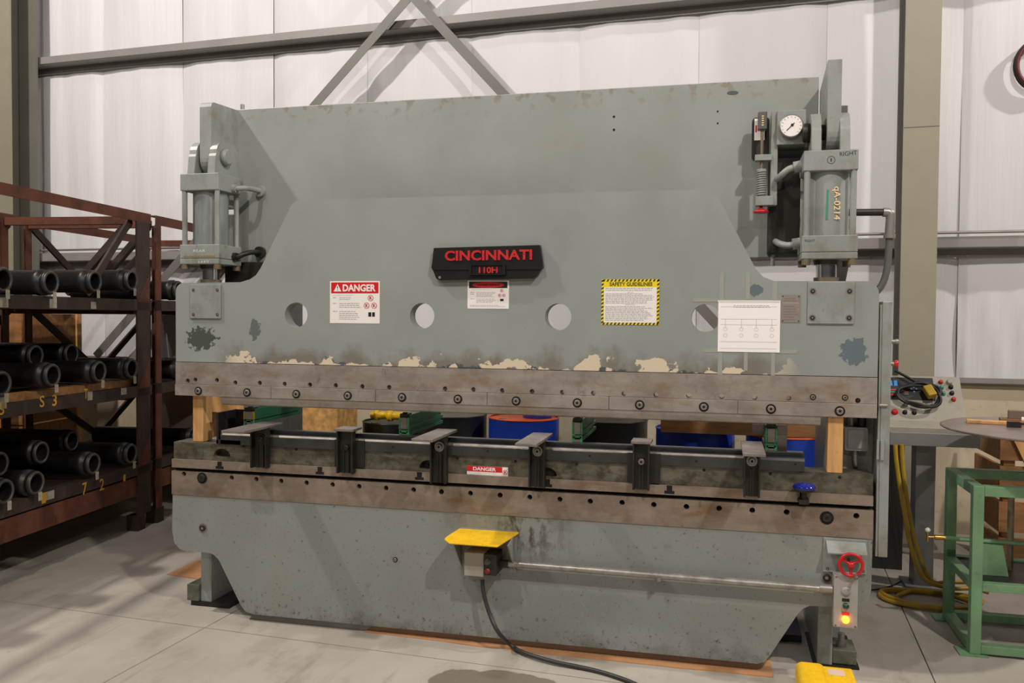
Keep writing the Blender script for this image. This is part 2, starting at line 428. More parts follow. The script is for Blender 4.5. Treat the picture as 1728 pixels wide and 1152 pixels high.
# back wall: low concrete wall, white faced insulation between seams, girts
BLOCKW = mat('beige_concrete_wall', (196, 184, 158), .8, 0, .12, 2.5, dirt=.35, bumpy=.15)
def make_vinyl():
    m = bpy.data.materials.new('white_vinyl_facing'); m.use_nodes = True; t = NT(m); worldpos(t)
    a = t.mix(t.step(t.noise(1.2, 4, (1, 1, .3)), .3, .7), lin((208, 207, 209)), lin((218, 217, 219)))
    t.color(a); t.rough(.62)
    t.bump(t.m('ADD', t.noise(14, 3, (1, 1, .06)), t.m('MULTIPLY', t.noise(5, 3, (1, 1, .12)), 1.5)), .22, .02)
    return m
VINYL = make_vinyl()
def strip(mb, s0, s1, o0, o1, z0, z1, mi=0):
    q = [wall(s, o, z) for z in (z0, z1) for s, o in ((s0, o0), (s1, o0), (s1, o1), (s0, o1))]
    mb._add(q, [(0, 3, 2, 1), (4, 5, 6, 7), (0, 1, 5, 4), (1, 2, 6, 5), (2, 3, 7, 6), (3, 0, 4, 7)], mi)
mb = MB(); strip(mb, -9, 7, 3.33, 3.6, 0, 1.2)
wallb = obj('wall_back', mb, BLOCKW); wallb['kind'] = 'structure'
wallb['label'] = 'back wall of white faced insulation above a low beige concrete wall'
seam = [-6.144-1.04, -6.144, -5.312-.0, -4.318, -3.242, -2.214, -1.151, -.132, .913, 1.939, 2.947, 3.98, 5.02, 6.06]
seam = [x/cos(WY)-.19 for x in seam]
seam = [-9.2, -8.3] + seam
for k in range(len(seam)-1):
    s0, s1 = seam[k], seam[k+1]; mb = MB(); nu, nv = 12, 36; z0, z1 = 1.2, 7.2; vs = []
    for j in range(nv+1):
        z = z0 + (z1-z0)*j/nv
        for i in range(nu+1):
            u = i/nu; s = s0 + (s1-s0)*u
            bul = .030*(1-abs(2*u-1)**6)*(.55+.45*abs(sin((z-2.33)/2.12*pi)))
            bul += .006*sin(9*u+k*1.7+z*.6) + .004*sin(23*u+k+z*1.1)
            if k == 12: bul += .020*sin(26*u + 5.0*z) * max(0, min(1, (2.2-z)/.6))
            vs.append(wall(s, 3.40-bul, z))
    fs = [(j*(nu+1)+i, j*(nu+1)+i+1, (j+1)*(nu+1)+i+1, (j+1)*(nu+1)+i) for j in range(nv) for i in range(nu)]
    mb._add(vs, fs, 0, True)
    obj('insulation_panel', mb, VINYL, wallb)
def girt(zw, lip=.07):
    mb = MB(); s0, s1 = -9, 7
    strip(mb, s0, s1, 3.20, 3.204, zw, zw+lip); strip(mb, s0, s1, 3.20, 3.36, zw, zw+.004); strip(mb, s0, s1, 3.356, 3.36, zw-.065, zw)
    o = obj('girt', mb, GIRT, wallb); return o
gu = aw(776, 38, 3.2).z; gl = aw(1650, 417, 3.2).z
girt(gu, .075); girt(gl, .085); girt(gu+2.1)
mb = MB(); strip(mb, -9, 7, 3.27, 3.36, 1.2, 1.206); strip(mb, -9, 7, 3.27, 3.275, 1.2, 1.245)
obj('sill_angle', mb, GIRT, wallb)
# thin conduit riding on the lower girt
mb = MB(); mb.tube([wall(-9, 3.185, gl+.115), wall(7, 3.185, gl+.115)], .011, 8); obj('wall_conduit', mb, GALV, wallb)
bolt = MB().cyl((0, 0, 0), (0, -.008, 0), .009, 8).mesh('bolt', GALV)
for px in (1470, 1470, 1600, 1632, 118, 160):
    p = aw(px, 432 if px > 1000 else 421, 3.33); inst('bolt', bolt, wallb, p, (0, 0, WY))

def column(name, pl, pr, py, label):
    a = aw(pl, py, 2.80).dot(WD); b = aw(pr, py, 2.80).dot(WD)
    r = thing(name, wall((a+b)/2, 3.0, 0), label, 'column'); r['kind'] = 'structure'
    mb = MB(); strip(mb, a, b, 2.80, 2.82, 0, 7.2); obj('front_flange', mb, COLM, r)
    mb = MB(); strip(mb, (a+b)/2-.006, (a+b)/2+.006, 2.82, 3.13, 0, 7.2); obj('web', mb, COLD, r)
    mb = MB(); strip(mb, a, b, 3.13, 3.15, 0, 7.2); obj('rear_flange', mb, COLD, r)
    mb = MB(); strip(mb, a-.04, b+.04, 2.76, 3.2, 0, .02); obj('base_plate', mb, COLD, r)
    return r, a, b
cr, ca, cb = column('steel_column', 1523, 1584, 300, 'olive grey steel I-column on the wall behind the control console')
zz = aw(1560, 214, 2.8).z
mb = MB(); strip(mb, ca, cb, 2.798, 2.80, zz, zz+.006); obj('splice_line', mb, COLD, cr)
column('steel_column', -48, 17, 200, 'grey steel I-column on the wall behind the rusty tube rack')

def brace(p0, dx, dz, z_lo, z_hi, label, o=3.08):
    mb = MB(); a = p0 + Vector((dx, 0, dz))*((z_lo-p0.z)/dz); b = p0 + Vector((dx, 0, dz))*((z_hi-p0.z)/dz)
    a = wall(a.dot(WD), o, a.z); b = wall(b.dot(WD), o, b.z)
    mb.beam(a, b, .085, .006, 0, WN); n = (b-a).normalized().cross(WN)
    mb.beam(a + n*.04 + WN*.04, b + n*.04 + WN*.04, .006, .08, 0, WN)
    ob = obj('wall_brace', mb, BRC); ob['kind'] = 'structure'; tag(ob, label, 'brace')
pc = aw(686, 2, 3.1)
pl_, pr_ = aw(532, 178, 3.1), aw(848, 155, 3.1)
brace(pc, (pl_-pc).x, (pl_-pc).z, 1.25, 6.6, 'grey diagonal wall brace running down towards the rusty tube rack')
pq_, ph_ = aw(849, 158, 3.1), aw(1195, 530, 3.1)
brace(pq_, (ph_-pq_).x, (ph_-pq_).z, 1.25, 6.6, 'grey diagonal wall brace running down behind the press towards the console', 3.07)

# ================================================================== THE PRESS BRAKE
PB = thing('press_brake', (0, 0, 0), 'large grey-green hydraulic press brake standing in the middle of the floor', 'press brake')
ZS, ZB = 1.4256, .680
def P(*pts, Y=0.):
    return [(lambda q: (q.x, q.z))(ay(x, y, Y)) for x, y in pts]
XL, XR = -1.838, 1.829
# ---- ram plate
out = [(XL, ZS+.003), (XR, ZS+.003)]
out += arc(XR-.06, 1.868-.06, .06, 0, 90)
out += P((1306, 474)) + P((1288, 467), (1276, 455))
t1, t2 = P((1212, 333))[0], P((490, 348))[0]
zt = 2.3087
xr_, xl_ = P((1192, 318))[0][0], P((503, 337))[0][0]
out += [t1] + [(xr_+.035, zt-.012), (xr_, zt), (xl_, zt), (xl_-.03, zt-.012)] + [t2]
out += P((440, 452), (432, 464), (422, 471), (405, 476))
out += arc(XL+.05, 1.868-.05, .05, 90, 180)
HX = [-1.0988+.7181*i for i in range(4)]
ram = obj('ram', MB().prism([out] + [circ(x, 1.694, .0672, 32) for x in HX], 0, .08), PAINT_RAM, PB, .003)
# ---- ram nose with drilled holes
hs = [(280+a/3.6, 380+b/3.6) for a, b in ((135, 943), (181, 937), (312, 940), (424, 955), (572, 957), (723, 963), (877, 968), (1034, 972), (1195, 978), (1358, 983), (1523, 989))]
hs += [(700+a/3.6, 380+b/3.6) for a, b in ((12, 990), (185, 993), (357, 997), (533, 1003), (713, 1009), (897, 1014), (1085, 1019), (1271, 1023), (1465, 1030), (1664, 1034))]
hs += [(1140+a/3.6, 380+b/3.6) for a, b in ((280, 1040), (480, 1046), (686, 1050), (1107, 1064))]
loops = [[(XL, 1.3045), (XR, 1.3045), (XR, ZS), (XL, ZS)]]
loops += [circ(*P(h)[0], .0125, 12) for h in hs]
nose = obj('ram_nose', MB().prism(loops, -.004, .075), STEEL, PB)
def screw_mesh(name, r, ring=DARK, head=PLATE, h=.006):
    mb = MB(); mb.cyl((0, 0, 0), (0, -.0015, 0), r, 20, 0)
    mb.lathe((0, -.0015, 0), (0, -1, 0), [(0, r*.66), (h, r*.66), (h+.001, r*.58)], 16, 1)
    mb.cyl((0, -.0015-h-.001, 0), (0, -.003-h, 0), r*.3, 6, 0)
    return mb.mesh(name, [ring, head])
SCREW = screw_mesh('socket_screw', .0235); SCREWB = screw_mesh('socket_screw_dark', .027, PLATE, BLACKST); SCREWS = screw_mesh('small_screw', .014, BLACKST, PLATE, .003)
for px in ((1371.7, 669.5), (1425.8, 670.5)):
    q = ay(*px); inst('socket_screw', SCREWS, nose, (q.x, -.0045, q.z))
# ---- clamp bars with their screws, punch
cuts = [XL, *[ay(x, 672).x for x in (459, 635, 823, 1028, 1245)], XR]
scr = [337, 419, 502, 588.5, 680, 774, 872, 975, 1080, 1188, 1301, 1417]
for k in range(6):
    b = obj('clamp_bar', MB().box(cuts[k]+.001, cuts[k+1]-.001, -.012, .06, 1.240, 1.303), STEEL, PB, .0015)
    for j in (2*k, 2*k+1):
        x = ay(scr[j], 672).x; inst('socket_screw', SCREW, b, (x, -.0122, 1.268))
x0, x1 = -1.555, 1.585
prof = [(-.008, 1.2395), (.05, 1.2395), (.05, 1.222), (.022, 1.197), (.012, 1.194), (.002, 1.2), (-.006, 1.222)]
obj('punch', MB().prism([prof], x0, x1, plane='yz'), STEEL, PB)
# ---- bed
ob = [(-1.862, ZB-.001)] + P((290.5, 895)) + P((294, 915), (303, 926), (316, 930), (350, 932), (360, 935), (369, 944), (407, 1022), (414, 1031), (427, 1036)) \
    + P((1262, 1118), (1278, 1120), (1290, 1116), (1299, 1106), (1346, 1036), (1354, 1027), (1366, 1022), (1440, 1025), (1456, 1021), (1466, 1011), (1470, 995)) + [(1.822, ZB-.001)]
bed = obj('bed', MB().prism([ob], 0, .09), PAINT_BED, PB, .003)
for px in ((342.5, 890.5), (1395, 974)):
    q = ay(*px); inst('plug', SCREWB, bed, (q.x, -.0005, q.z))
q = ay(667, 944); inst('plug', SCREWS, bed, (q.x, -.0005, q.z))
hs = [(280+a/3.6, 640+b/3.6) for a, b in ((112, 573), (402, 596), (551, 605), (702, 616), (856, 627), (1014, 638), (1175, 649), (1339, 659), (1506, 669))]
hs += [(700+a/3.6, 640+b/3.6) for a, b in ((163, 681), (339, 691), (519, 702), (699, 714), (882, 727), (1066, 739), (1259, 747), (1452, 760), (1650, 772))]
hs += [(1120+a/3.6, 640+b/3.6) for a, b in ((337, 782), (538, 794), (746, 805), (1170, 828))]
loops = [[(-1.866, ZB), (1.823, ZB), (1.823, .812), (-1.866, .812)]] + [circ(*P(h)[0], .0135, 12) for h in hs]
rail = obj('bed_rail', MB().prism(loops, -.004, .07), STEEL_RUST, PB)
obj('rail_backing', MB().box(-1.86, 1.82, .071, .088, ZB, .97), DARK, PB)
for px in ((342, 806), (1395, 873)):
    q = ay(*px); inst('socket_screw', screw_mesh('large_socket_screw', .031, DARK, BLACKST), rail, (q.x, -.005, q.z))
obj('slot_floor', MB().box(-1.864, 1.82, .03, .07, .812, .832), DARK, PB)
# filler bar with T slots
loops = [[(-1.866, .832), (1.821, .832), (1.821, .879), (-1.866, .879)]]
fb = obj('filler_bar', MB().prism(loops, -.002, .069), STEEL_RUST, PB)
for px in (371, 540, 708, 924, 1130, 1355):
    x = ay(px, 805).x
    mb = MB().prism([[(x-.024, .838), (x+.024, .838), (x+.024, .852), (x+.013, .852), (x+.013, .8785), (x-.013, .8785), (x-.013, .852), (x-.024, .852)]], -.0032, -.0018)
    obj('tee_slot', mb, DARK, fb)
# bolster block with oval openings
lo = [[(-1.862, .8795), (1.821, .8795), (1.821, .975), (-1.862, .975)]]
for a, b, c in ((361, 389, 768), (708, 738, 788), (900, 940, 800)):
    q0, q1 = ay(a, c, .015), ay(b, c, .015); z = q0.z
    m_ = (q0.x+q1.x)/2; w = (q1.x-q0.x)/2
    lo.append([(m_ + w*cos(t), z + (.040*sin(t) if sin(t) > 0 else .008*sin(t))) for t in [2*pi*i/20 for i in range(20)]])
bol = obj('bolster', MB().prism(lo, .012, .07), BLOCK, PB, .002)
obj('bolster_cap', MB().box(-1.86, 1.82, .07, .16, .88, .974), BLOCK, PB)
for px in ((411, 752), (500, 758), (772, 773), (870, 778), (973, 783), (1188, 793), (1300, 799), (1417, 805)):
    q = ay(*px, .012); obj('bolster_hole', MB().cyl((q.x, .013, q.z), (q.x, .0112, q.z), .008, 10), DARK, bol)
# ---- die rails on the bolster
xa, xb = ay(372, 742).x, ay(1358, 778).x
d1 = obj('die_rail', MB().prism([[(.0, .976), (.052, .976), (.052, 1.036), (.008, 1.036), (.0, 1.024)]], xa, xb, plane='yz'), DIE, PB, .001)
obj('die_edge', MB().prism([[(.0005, 1.027), (.0075, 1.0363), (.012, 1.0363), (.012, 1.037), (.0065, 1.037), (-.0003, 1.0275)]], xa+.01, xb-.2, plane='yz'), DIE_EDGE, d1)
obj('die_rail', MB().box(xa+.02, ay(1356, 765, .1).x, .075, .115, .976, 1.056), DIE, PB, .004)
for px in ((663, 754), (823, 761), (995, 769), (1175, 778), (1342, 783)):
    q = ay(*px); obj('die_hole', MB().cyl((q.x, .001, q.z), (q.x, -.0008, q.z), .006, 8), DARK, d1)
q0, q1 = ay(365, 700, .0), ay(372, 745, .0)
mb = MB(); mb.box(q0.x, q0.x+.012, .0, .19, .976, 1.15); mb.box(q0.x, q0.x+.15, .0, .012, .976, 1.0); mb.box(q0.x, q0.x+.16, .178, .19, .976, 1.15)
obj('end_stop', mb, BLACKST, PB, .001)
# ---- six work supports
AX = [(-1.348, -1.251), (-.84, -.748), (-.318, -.232), (.202, .284), (.72, .801), (1.242, 1.317)]
ABOT = [789, 798, 815, 822, 826, 838]
for k, (a, b) in enumerate(AX):
    zb = ay((425, 570, 727, 893, 1068, 1255)[k], ABOT[k], -.04).z; ztp = 1.082
    mb = MB(); mb.box(a, b, -.018, -.006, zb, ztp); mb.box(a, a+.008, -.048, -.018, zb, ztp); mb.box(b-.008, b, -.048, -.018, zb, ztp)
    mb.box(a+.030, a+.036, -.026, -.018, zb, ztp-.1); mb.box(b-.036, b-.030, -.026, -.018, zb, ztp-.1)
    s = obj('work_support', mb, BLACKST, PB)
    long = k in (0, 2, 3, 5)
    e = .012 if long else .008
    y0, y1 = ((-.29, .11) if long else (-.055, .06))
    mb = MB().box(a-e-(.01 if k == 0 else 0), b+e, y0, y1, ztp, ztp+.014)
    obj('support_plate', mb, PLATE, s, .002)
    xm = (a+b)/2
    zc = ztp-.062 if long else ztp-.09
    mb = MB(); mb.lathe((xm, -.018, zc), (xm, -1, zc), [(0, .026 if long else .015), (.006, .026 if long else .015)], 20, 0)
    mb.lathe((xm, -.024, zc), (xm, -1, zc), [(0, .016), (.010, .016), (.012, .013)], 14, 0); mb.cyl((xm, -.036, zc), (xm, -.037, zc), .007, 6, 1)
    obj('bolt', mb, [PLATE if k > 1 else BLACKST, DARK], s)
    if not long:
        obj('backing_bar', MB().box(a-.03, b+.05, -.006, .0, .885, 1.03), BLACKST, s)
# ---- back gauge slides (green)
for k, (pa, pb_, ytop, ybot, L) in enumerate(((411, 428, 688, 722, .55), (673, 690, 698, 742, .58), (965, 983, 705, 752, .5), (1291, 1312, 715, 768, .33))):
    Y = .10; a = ay(pa, ybot, Y); b = ay(pb_, ytop, Y); x0, x1 = a.x, b.x; z0, z1 = a.z+.012, b.z
    g = thing('back_gauge', (0, 0, 0), '', ''); g.parent = PB; del g['label']; del g['category']; ROOT[g.name] = Vector((0, 0, 0))
    zm = z0 + (z1-z0)*.36
    mb = MB(); mb.box(x0, x1, Y+.012, Y+L, z0+.012, z0+.03); mb.box(x0, x1, Y+.012, Y+L, z1-.05, z1-.008); mb.box(x0+.014, x1-.014, Y+.012, Y+L, z0+.03, z1-.05); mb.box(x0, x1, Y+.012, Y+L, zm, zm+.016)
    obj('slide', mb, GREEN, g, .001)
    mb = MB(); mb.box(x0, x1, Y, Y+.012, z0+.02, zm-.004); obj('end_cap', mb, GREENL, g, .002)
    mb = MB(); mb.box(x0, x0+.012, Y, Y+.012, z0-.008, z0+.02); mb.box(x1-.012, x1, Y, Y+.012, z0-.008, z0+.02); obj('foot', mb, GREENL, g)
    mb = MB(); mb.box(x0+.01, x1-.01, Y-.004, Y+.012, zm, z1-.022); obj('nose_block', mb, PLATE, g, .002)
    for xa_, xb_ in ((x0, x0+.009), (x1-.009, x1)): obj('side_strip', MB().box(xa_, xb_, Y-.002, Y+.012, zm, z1-.022), GREENL if k else HOSEY, g)
    mb = MB(); mb.box(x0+.006, x1-.006, Y-.002, Y+.06, z1-.018, z1); mb.cyl(((x0+x1)/2, Y+.02, z1), ((x0+x1)/2, Y+.02, z1+.006), .014, 12); obj('top_clamp', mb, BLACKST, g, .002)
    for xx in (x0+.010, x1-.010):
        obj('cap_screw', MB().cyl((xx, Y, z0+.032), (xx, Y-.002, z0+.032), .005, 8), DARK, g)
    mb = MB(); mb.box((x0+x1)/2-.014, (x0+x1)/2+.014, Y+.0, Y+.03, z0-.012, z0+.03); obj('carriage', mb, PLATE, g)
    if k == 3:
        mb = MB(); mb.box(x0-.06, x0-.002, Y+.06, Y+.075, z0+.08, z0+.13); mb.box(x1+.002, x1+.05, Y+.06, Y+.075, z0-.0, z0+.13); obj('bracket', mb, PLATE, g, .002)
# ---- blue knob in the T slot
q = ay(1357, 822, -.045)
mb = MB(); mb.lathe((q.x, -.045, q.z-.006), (q.x, -.045, 3), [(0, .05), (.006, .053), (.012, .051), (.021, .04), (.027, .02), (.029, .002)], 24, 0)
mb.lathe((q.x, -.045, q.z-.018), (q.x, -.045, 3), [(0, .042), (.012, .05)], 24, 1); mb.cyl((q.x, -.045, q.z-.06), (q.x, -.045, q.z-.02), .012, 12, 1)
mb.box(q.x-.022, q.x+.022, -.06, -.004, q.z-.078, q.z-.056, 1)
obj('clamp_knob', mb, [BLUEK, BLACKST], PB, label='blue domed clamp knob')
# ---- side frames
HL = (-1.79, -1.722); HR = (1.693, 1.76)
for n, (a, b) in enumerate((HL, HR)):
    prof = [(.16, 0), (1.27, 0), (1.27, 2.30), (.43, 2.30), (.43, 2.0), (.62, 1.86), (.62, 1.08), (.50, .965), (.165, .965)]
    if n: prof = [(.55, 0)] + prof[1:] + [(.165, .60), (.55, .50)]
    obj('side_frame', MB().prism([prof], a, b, plane='yz'), PAINT_M, PB, .003)
# feet
mb = MB(); mb.box(1.607, 1.676, .166, .95, 0.01, .5); f = obj('foot_plate', mb, PAINT_M, PB, .003)
mb = MB(); mb.box(1.677, 1.79, .18, .34, .012, .085); obj('foot_block', mb, mat('oily_green_steel', (96, 100, 84), .4, .2, .3, 14, dirt=.6), PB, .006)
mb = MB(); mb.cyl((1.725, .23, .085), (1.725, .23, .15), .016, 10); mb.cyl((1.725, .23, .085), (1.725, .23, .11), .026, 6); obj('levelling_bolt', mb, DIE_EDGE, PB)
mb = MB(); mb.box(-1.87, -1.792, .14, .34, .03, .125); obj('foot_block', mb, MATS['oily_green_steel'], PB, .004)
mb = MB(); mb.box(-1.85, -1.6, .15, .6, 0, .028); obj('foot_pad', mb, BLACK, PB)
mb = MB(); mb.box(1.59, 1.80, .16, .6, 0, .011); obj('foot_pad', mb, BLACK, PB)
# ---- crown plate and lugs
obj('crown_plate', MB().box(-1.69, 1.590, .38, .43, 2.005, 2.913), PAINT_CROWN, PB, .004)
obj('guide_block', MB().box(-1.72, -1.36, .30, .44, 1.83, 2.0), BLACKST, PB, .004)
obj('oil_tank', MB().box(-1.4, 1.3, .62, 1.25, 2.25, 2.80), PAINT_M, PB, .01)
for a, b in ((-1.748, -1.676), (1.602, 1.664)):
    top = 2.892 if a < 0 else 2.915
    if a < 0: prof = [(.381, 2.905), (.381, 2.32), (.22, 2.32)] + arc(.18, 2.575, .082, 270, 180) + [(.098, top-.03), (.104, top-.012), (.125, top)]
    else: prof = [(.45, top-.06), (.45, 2.32), (.22, 2.32)] + arc(.18, 2.575, .082, 270, 180) + [(.098, top), (.13, top)]
    obj('lug_plate', MB().prism([prof], a, b, plane='yz'), PAINT_M, PB, .004)
q = ay(407, 183, .385)
mb = MB(); mb.cyl((q.x, .40, 2.91), (q.x, .40, 2.945), .012, 8); obj('lifting_stud', mb, GALV, PB)
for px in ((1036, 197), (1036, 219), (1211, 188), (1211, 208)):
    q = ay(*px, .38); obj('tapped_hole', MB().cyl((q.x, .381, q.z), (q.x, .379, q.z), .007 if px[0] < 1100 else .005, 10), DARK, PB)
# ---- hydraulic cylinders
SKIN = mat('bare_barrel_steel', (140, 146, 146), .35, .3, .3, 6, stretch=(3, 3, .5), dirt=.5)
for side in (0, 1):
    cx = (-1.722, 1.617)[side]; cy = .165; hw = .121; hd = .115
    h = thing('hydraulic_cylinder', (0, 0, 0), '', ''); h.parent = PB; del h['label']; del h['category']; ROOT[h.name] = Vector((0, 0, 0))
    zh0, zh1, ze0, ze1 = 2.388, 2.483, 1.976, 2.085
    obj('head_block', MB().box(cx-hw, cx+hw, cy-hd, cy+hd, zh0, zh1), PAINT_M, h, .004)
    obj('end_block', MB().box(cx-hw-.003, cx+hw+.003, cy-hd, cy+hd, ze0+.032, ze1), PAINT_M, h, .003)
    obj('end_cap', MB().box(cx-hw-.003, cx+hw+.003, cy-hd, cy+hd, ze0, ze0+.030), PAINT_M, h, .003)
    obj('barrel', MB().cyl((cx, cy, ze1), (cx, cy, zh0), .097, 40), PAINT_M if side else SKIN, h)
    for sx in (-1, 1):
        for sy in (-1, 1):
            tx, ty = cx+sx*(hw-.018), cy+sy*(hd-.018)
            obj('tie_rod', MB().cyl((tx, ty, ze1), (tx, ty, zh0), .0145, 14), PAINT_M, h)
            obj('tie_nut', MB().cyl((tx, ty, ze0-.028), (tx, ty, ze0), .022, 6), BRASS if False else mat('brown_nut', (120, 108, 86), .5, .4), h)
    for sx in (-1, 1):
        e0, e1 = sorted((cx+sx*.042, cx+sx*.086))
        prof = [(cy-.098, zh1), (cy+.098, zh1), (cy+.085, zh1+.11)] + arc(cy, zh1+.115, .078, 0, 180, 10) + [(cy-.085, zh1+.10)]
        obj('clevis_ear', MB().prism([prof], e0, e1, plane='yz'), PAINT_M, h, .004)
    zp = zh1+.105
    sg = 1 if side == 0 else -1
    obj('clevis_pin', MB().lathe((cx-sg*.088, cy, zp), (cx+sg*2, cy, zp), [(0, .036), (.176, .036), (.176, .046), (.20, .046), (.206, .038)], 20), BLACKST if side else PAINT_M, h)
    if side: obj('pin_cap', MB().box(cx+.050, cx+.082, cy-.02, cy+.05, zh1+.16, zh1+.225), mat('dark_paint', (96, 94, 84), .5), h, .003)
    obj('rod', MB().cyl((cx, cy, 1.872), (cx, cy, ze0), .047, 24), CHROME, h)
    obj('rod_gland', MB().lathe((cx, cy, ze0-.022), (cx, cy, 3), [(0, .056), (.022, .062)], 24), BLACKST, h)
    obj('rod_nut', MB().cyl((cx, cy, 1.868), (cx, cy, 1.892), .058, 24), mat('brown_nut', (120, 108, 86), .5, .4), h)
    mb = MB().box(cx-.12, cx+.12, .081, .28, 1.62, 1.868); obj('rod_bracket', mb, PAINT_M, PB, .004)
    M = front(cx+(.028 if side else .066), cy-.0978 if side else cy-.055, (zh0+ze1)/2-.0, -pi/2)
    if side: lettering('marking', 'qA-0214', M, .155, .038, GOLDI, h, .012)
    else:
        M = Matrix.Translation((cx+.0785, cy-.0600, 2.235)) @ Matrix.Rotation(radians(52), 4, 'Z') @ Matrix.Rotation(pi/2, 4, 'X') @ Matrix.Rotation(-pi/2, 4, 'Z')
        lettering('marking', 'qA-0214', M, .135, .030, GOLDI, h, .012)
    if side:
        obj('paint_smear', MB().prism([[(cx-.018, 2.16), (cx-.008, 2.16), (cx-.006, 2.30), (cx-.014, 2.30)]], cy-.0976, cy-.096), mat('teal_smear', (66, 140, 112), .5), h)
        lettering('scribble', 'RIGHT', front(cx+.075, cy-hd-.0006, zh1-.02, .06), .075, .02, BLACKPR, h)
        mb = MB().torus((cx, cy-hd, (zh0+zh1)/2), (0, 1, 0), .017, .0012, 24); obj('stamp', mb, BLACKPR, h)
        lettering('stamp', '1', front(cx, cy-hd-.0006, (zh0+zh1)/2), .005, .016, BLACKPR, h)
        lettering('scribble', 'RIGHT', front(cx-.088, cy-hd-.0006, ze1-.024), .045, .012, BLACKPR, h)
    else:
        lettering('scribble', 'REAR', front(cx+.0, cy-hd-.0006, ze1-.035), .075, .014, CHALK, h)
        lettering('scribble', 'LEFT', front(cx+.03, cy-hd-.0006, ze0+.012), .07, .012, CHALK, h)
        obj('rust_line', MB().box(cx-.10, cx+.10, cy-hd-.0006, cy-hd+.001, ze0+.038, ze0+.046), mat('rust_stain', (128, 112, 70), .7), h)
        p = [(cx-.085, .0), ]
# left cylinder pipes into the crown
for zz, dz in ((2.435, 0.), (2.045, .012)):
    mb = MB(); x = -1.60
    mb.tube(smooth_path([(x, .2, zz-.02), (x+.03, .2, zz-.02), (x+.055, .22, zz-.015+dz), (x+.07, .28, zz-.012+dz*2), (x+.072, .39, zz-.012+dz*2.5)]), .015, 12)
    mb.cyl((x-.01, .2, zz-.02), (x+.022, .2, zz-.02), .026, 6); mb.lathe((x+.072, .355, zz-.012+dz*2.5), (x+.072, 3, zz-.012+dz*2.5), [(0, .034), (.025, .034)], 16)
    obj('hydraulic_pipe', mb, PAINT_M if zz > 2.2 else BLACKST, PB)
# right cylinder pipes
mb = MB(); mb.tube(smooth_path([(1.495, .17, 2.43), (1.44, .17, 2.42), (1.40, .2, 2.39), (1.385, .3, 2.385), (1.385, .39, 2.385)]), .016, 12); mb.cyl((1.46, .17, 2.425), (1.496, .17, 2.432), .03, 6)
obj('hydraulic_pipe', mb, PAINT_M, PB)
mb = MB(); mb.tube(smooth_path([(1.495, .17, 2.06), (1.44, .17, 2.05), (1.405, .2, 2.06), (1.39, .3, 2.08), (1.39, .39, 2.09)]), .016, 12); mb.cyl((1.46, .17, 2.055), (1.496, .17, 2.06), .03, 6); mb.cyl((1.39, .35, 2.085), (1.39, .38, 2.09), .034, 6)
obj('hydraulic_pipe', mb, PAINT_M, PB)
obj('manifold_block', MB().box(1.35, 1.56, .30, .38, 2.02, 2.50), BLACKST, PB, .004)
Yp = .2
pp = [ay(1447, 358, Yp), ay(1494, 358, Yp)]
mb = MB(); mb.tube([pp[0]-Vector((.05, 0, 0)), pp[1]], .017, 12); obj('drain_pipe', mb, BLACKST, PB)
e = ay(1503, 365, Yp); e2 = ay(1501, 395, Yp)
mb = MB(); mb.tube(smooth_path([pp[1]-Vector((.01, 0, 0)), ay(1500, 359, Yp), e, e2]), .022, 12); mb.cyl(e2, e2-Vector((0, 0, .02)), .027, 12); obj('pipe_elbow', mb, GALV, PB)
mb = MB(); mb.tube(smooth_path([e2, ay(1499, 430, Yp), ay(1495, 462, Yp), ay(1486, 484, Yp), ay(1470, 500, Yp), ay(1455, 512, Yp)]), .0165, 12); obj('drain_hose', mb, mat('grey_hose', (92, 94, 92), .5), PB)
# ---- gauge box and valve group
obj('gauge_box', MB().box(1.383, 1.519, .22, .38, 2.548, 2.716), PAINT_M, PB, .004)
gz, gx = 2.632, 1.4475
g = obj('pressure_gauge', MB().lathe((gx, .22, gz), (gx, -1, gz), [(0, .055), (.02, .057), (.026, .057), (.028, .051)], 36, caps=True), GALV, PB)
obj('dial_face', MB().cyl((gx, .1915, gz), (gx, .1905, gz), .0505, 36), WHITE, g)
mb = MB(); mb.beam((gx-.022, .1895, gz-.022), (gx+.014, .1895, gz+.014), .004, .001, 0, (0, 1, 0)); mb.cyl((gx+.004, .190, gz+.004), (gx+.004, .1885, gz+.004), .007, 12); obj('needle', mb, BLACKPR, g)
mb = MB()
for i in range(13):
    a = radians(225-270*i/12); mb.beam((gx+.040*cos(a), .1898, gz+.040*sin(a)), (gx+.047*cos(a), .1898, gz+.047*sin(a)), .0018, .0006, 0, (0, 1, 0))
obj('dial_mark', mb, BLACKPR, g)
V = .24
def vx(x, y): q = ay(x, y, V); return q.x, q.z
b0, b1 = vx(1302, 187), vx(1311, 346)
obj('valve_bar', MB().box(b0[0], b1[0], V, .38, b1[1], b0[1]), PAINT_M, PB, .003)
a0, a1 = vx(1270, 194), vx(1281, 268)
obj('switch_plate', MB().prism([rounded(a0[0], a1[0]+.05, a1[1], a0[1], .02)], V+.06, V+.07), BLACK, PB)
l0, l1 = vx(1274, 196), vx(1296, 232)
sw = obj('switch_label', MB().box(l0[0], l1[0]-.015, V+.057, V+.0595, l1[1], l0[1]), WHITE, PB)
obj('red_mark', MB().box(l0[0]+.004, l0[0]+.012, V+.0562, V+.057, l1[1]+.04, l1[1]+.075), RED, sw)
c0, c1 = vx(1279, 190), vx(1294, 219)
sx_ = (c0[0]+c1[0])/2
sb = obj('valve_solenoid', MB().box(c0[0], c1[0], V-.02, V+.03, c1[1], c0[1]), mat('dark_grey_plastic', (84, 84, 78), .5), PB, .004)
mb = MB()
for i in range(5): mb.box(sx_-.004, sx_+.006, V-.0212, V-.02, c1[1]+.018+i*.011, c1[1]+.023+i*.011)
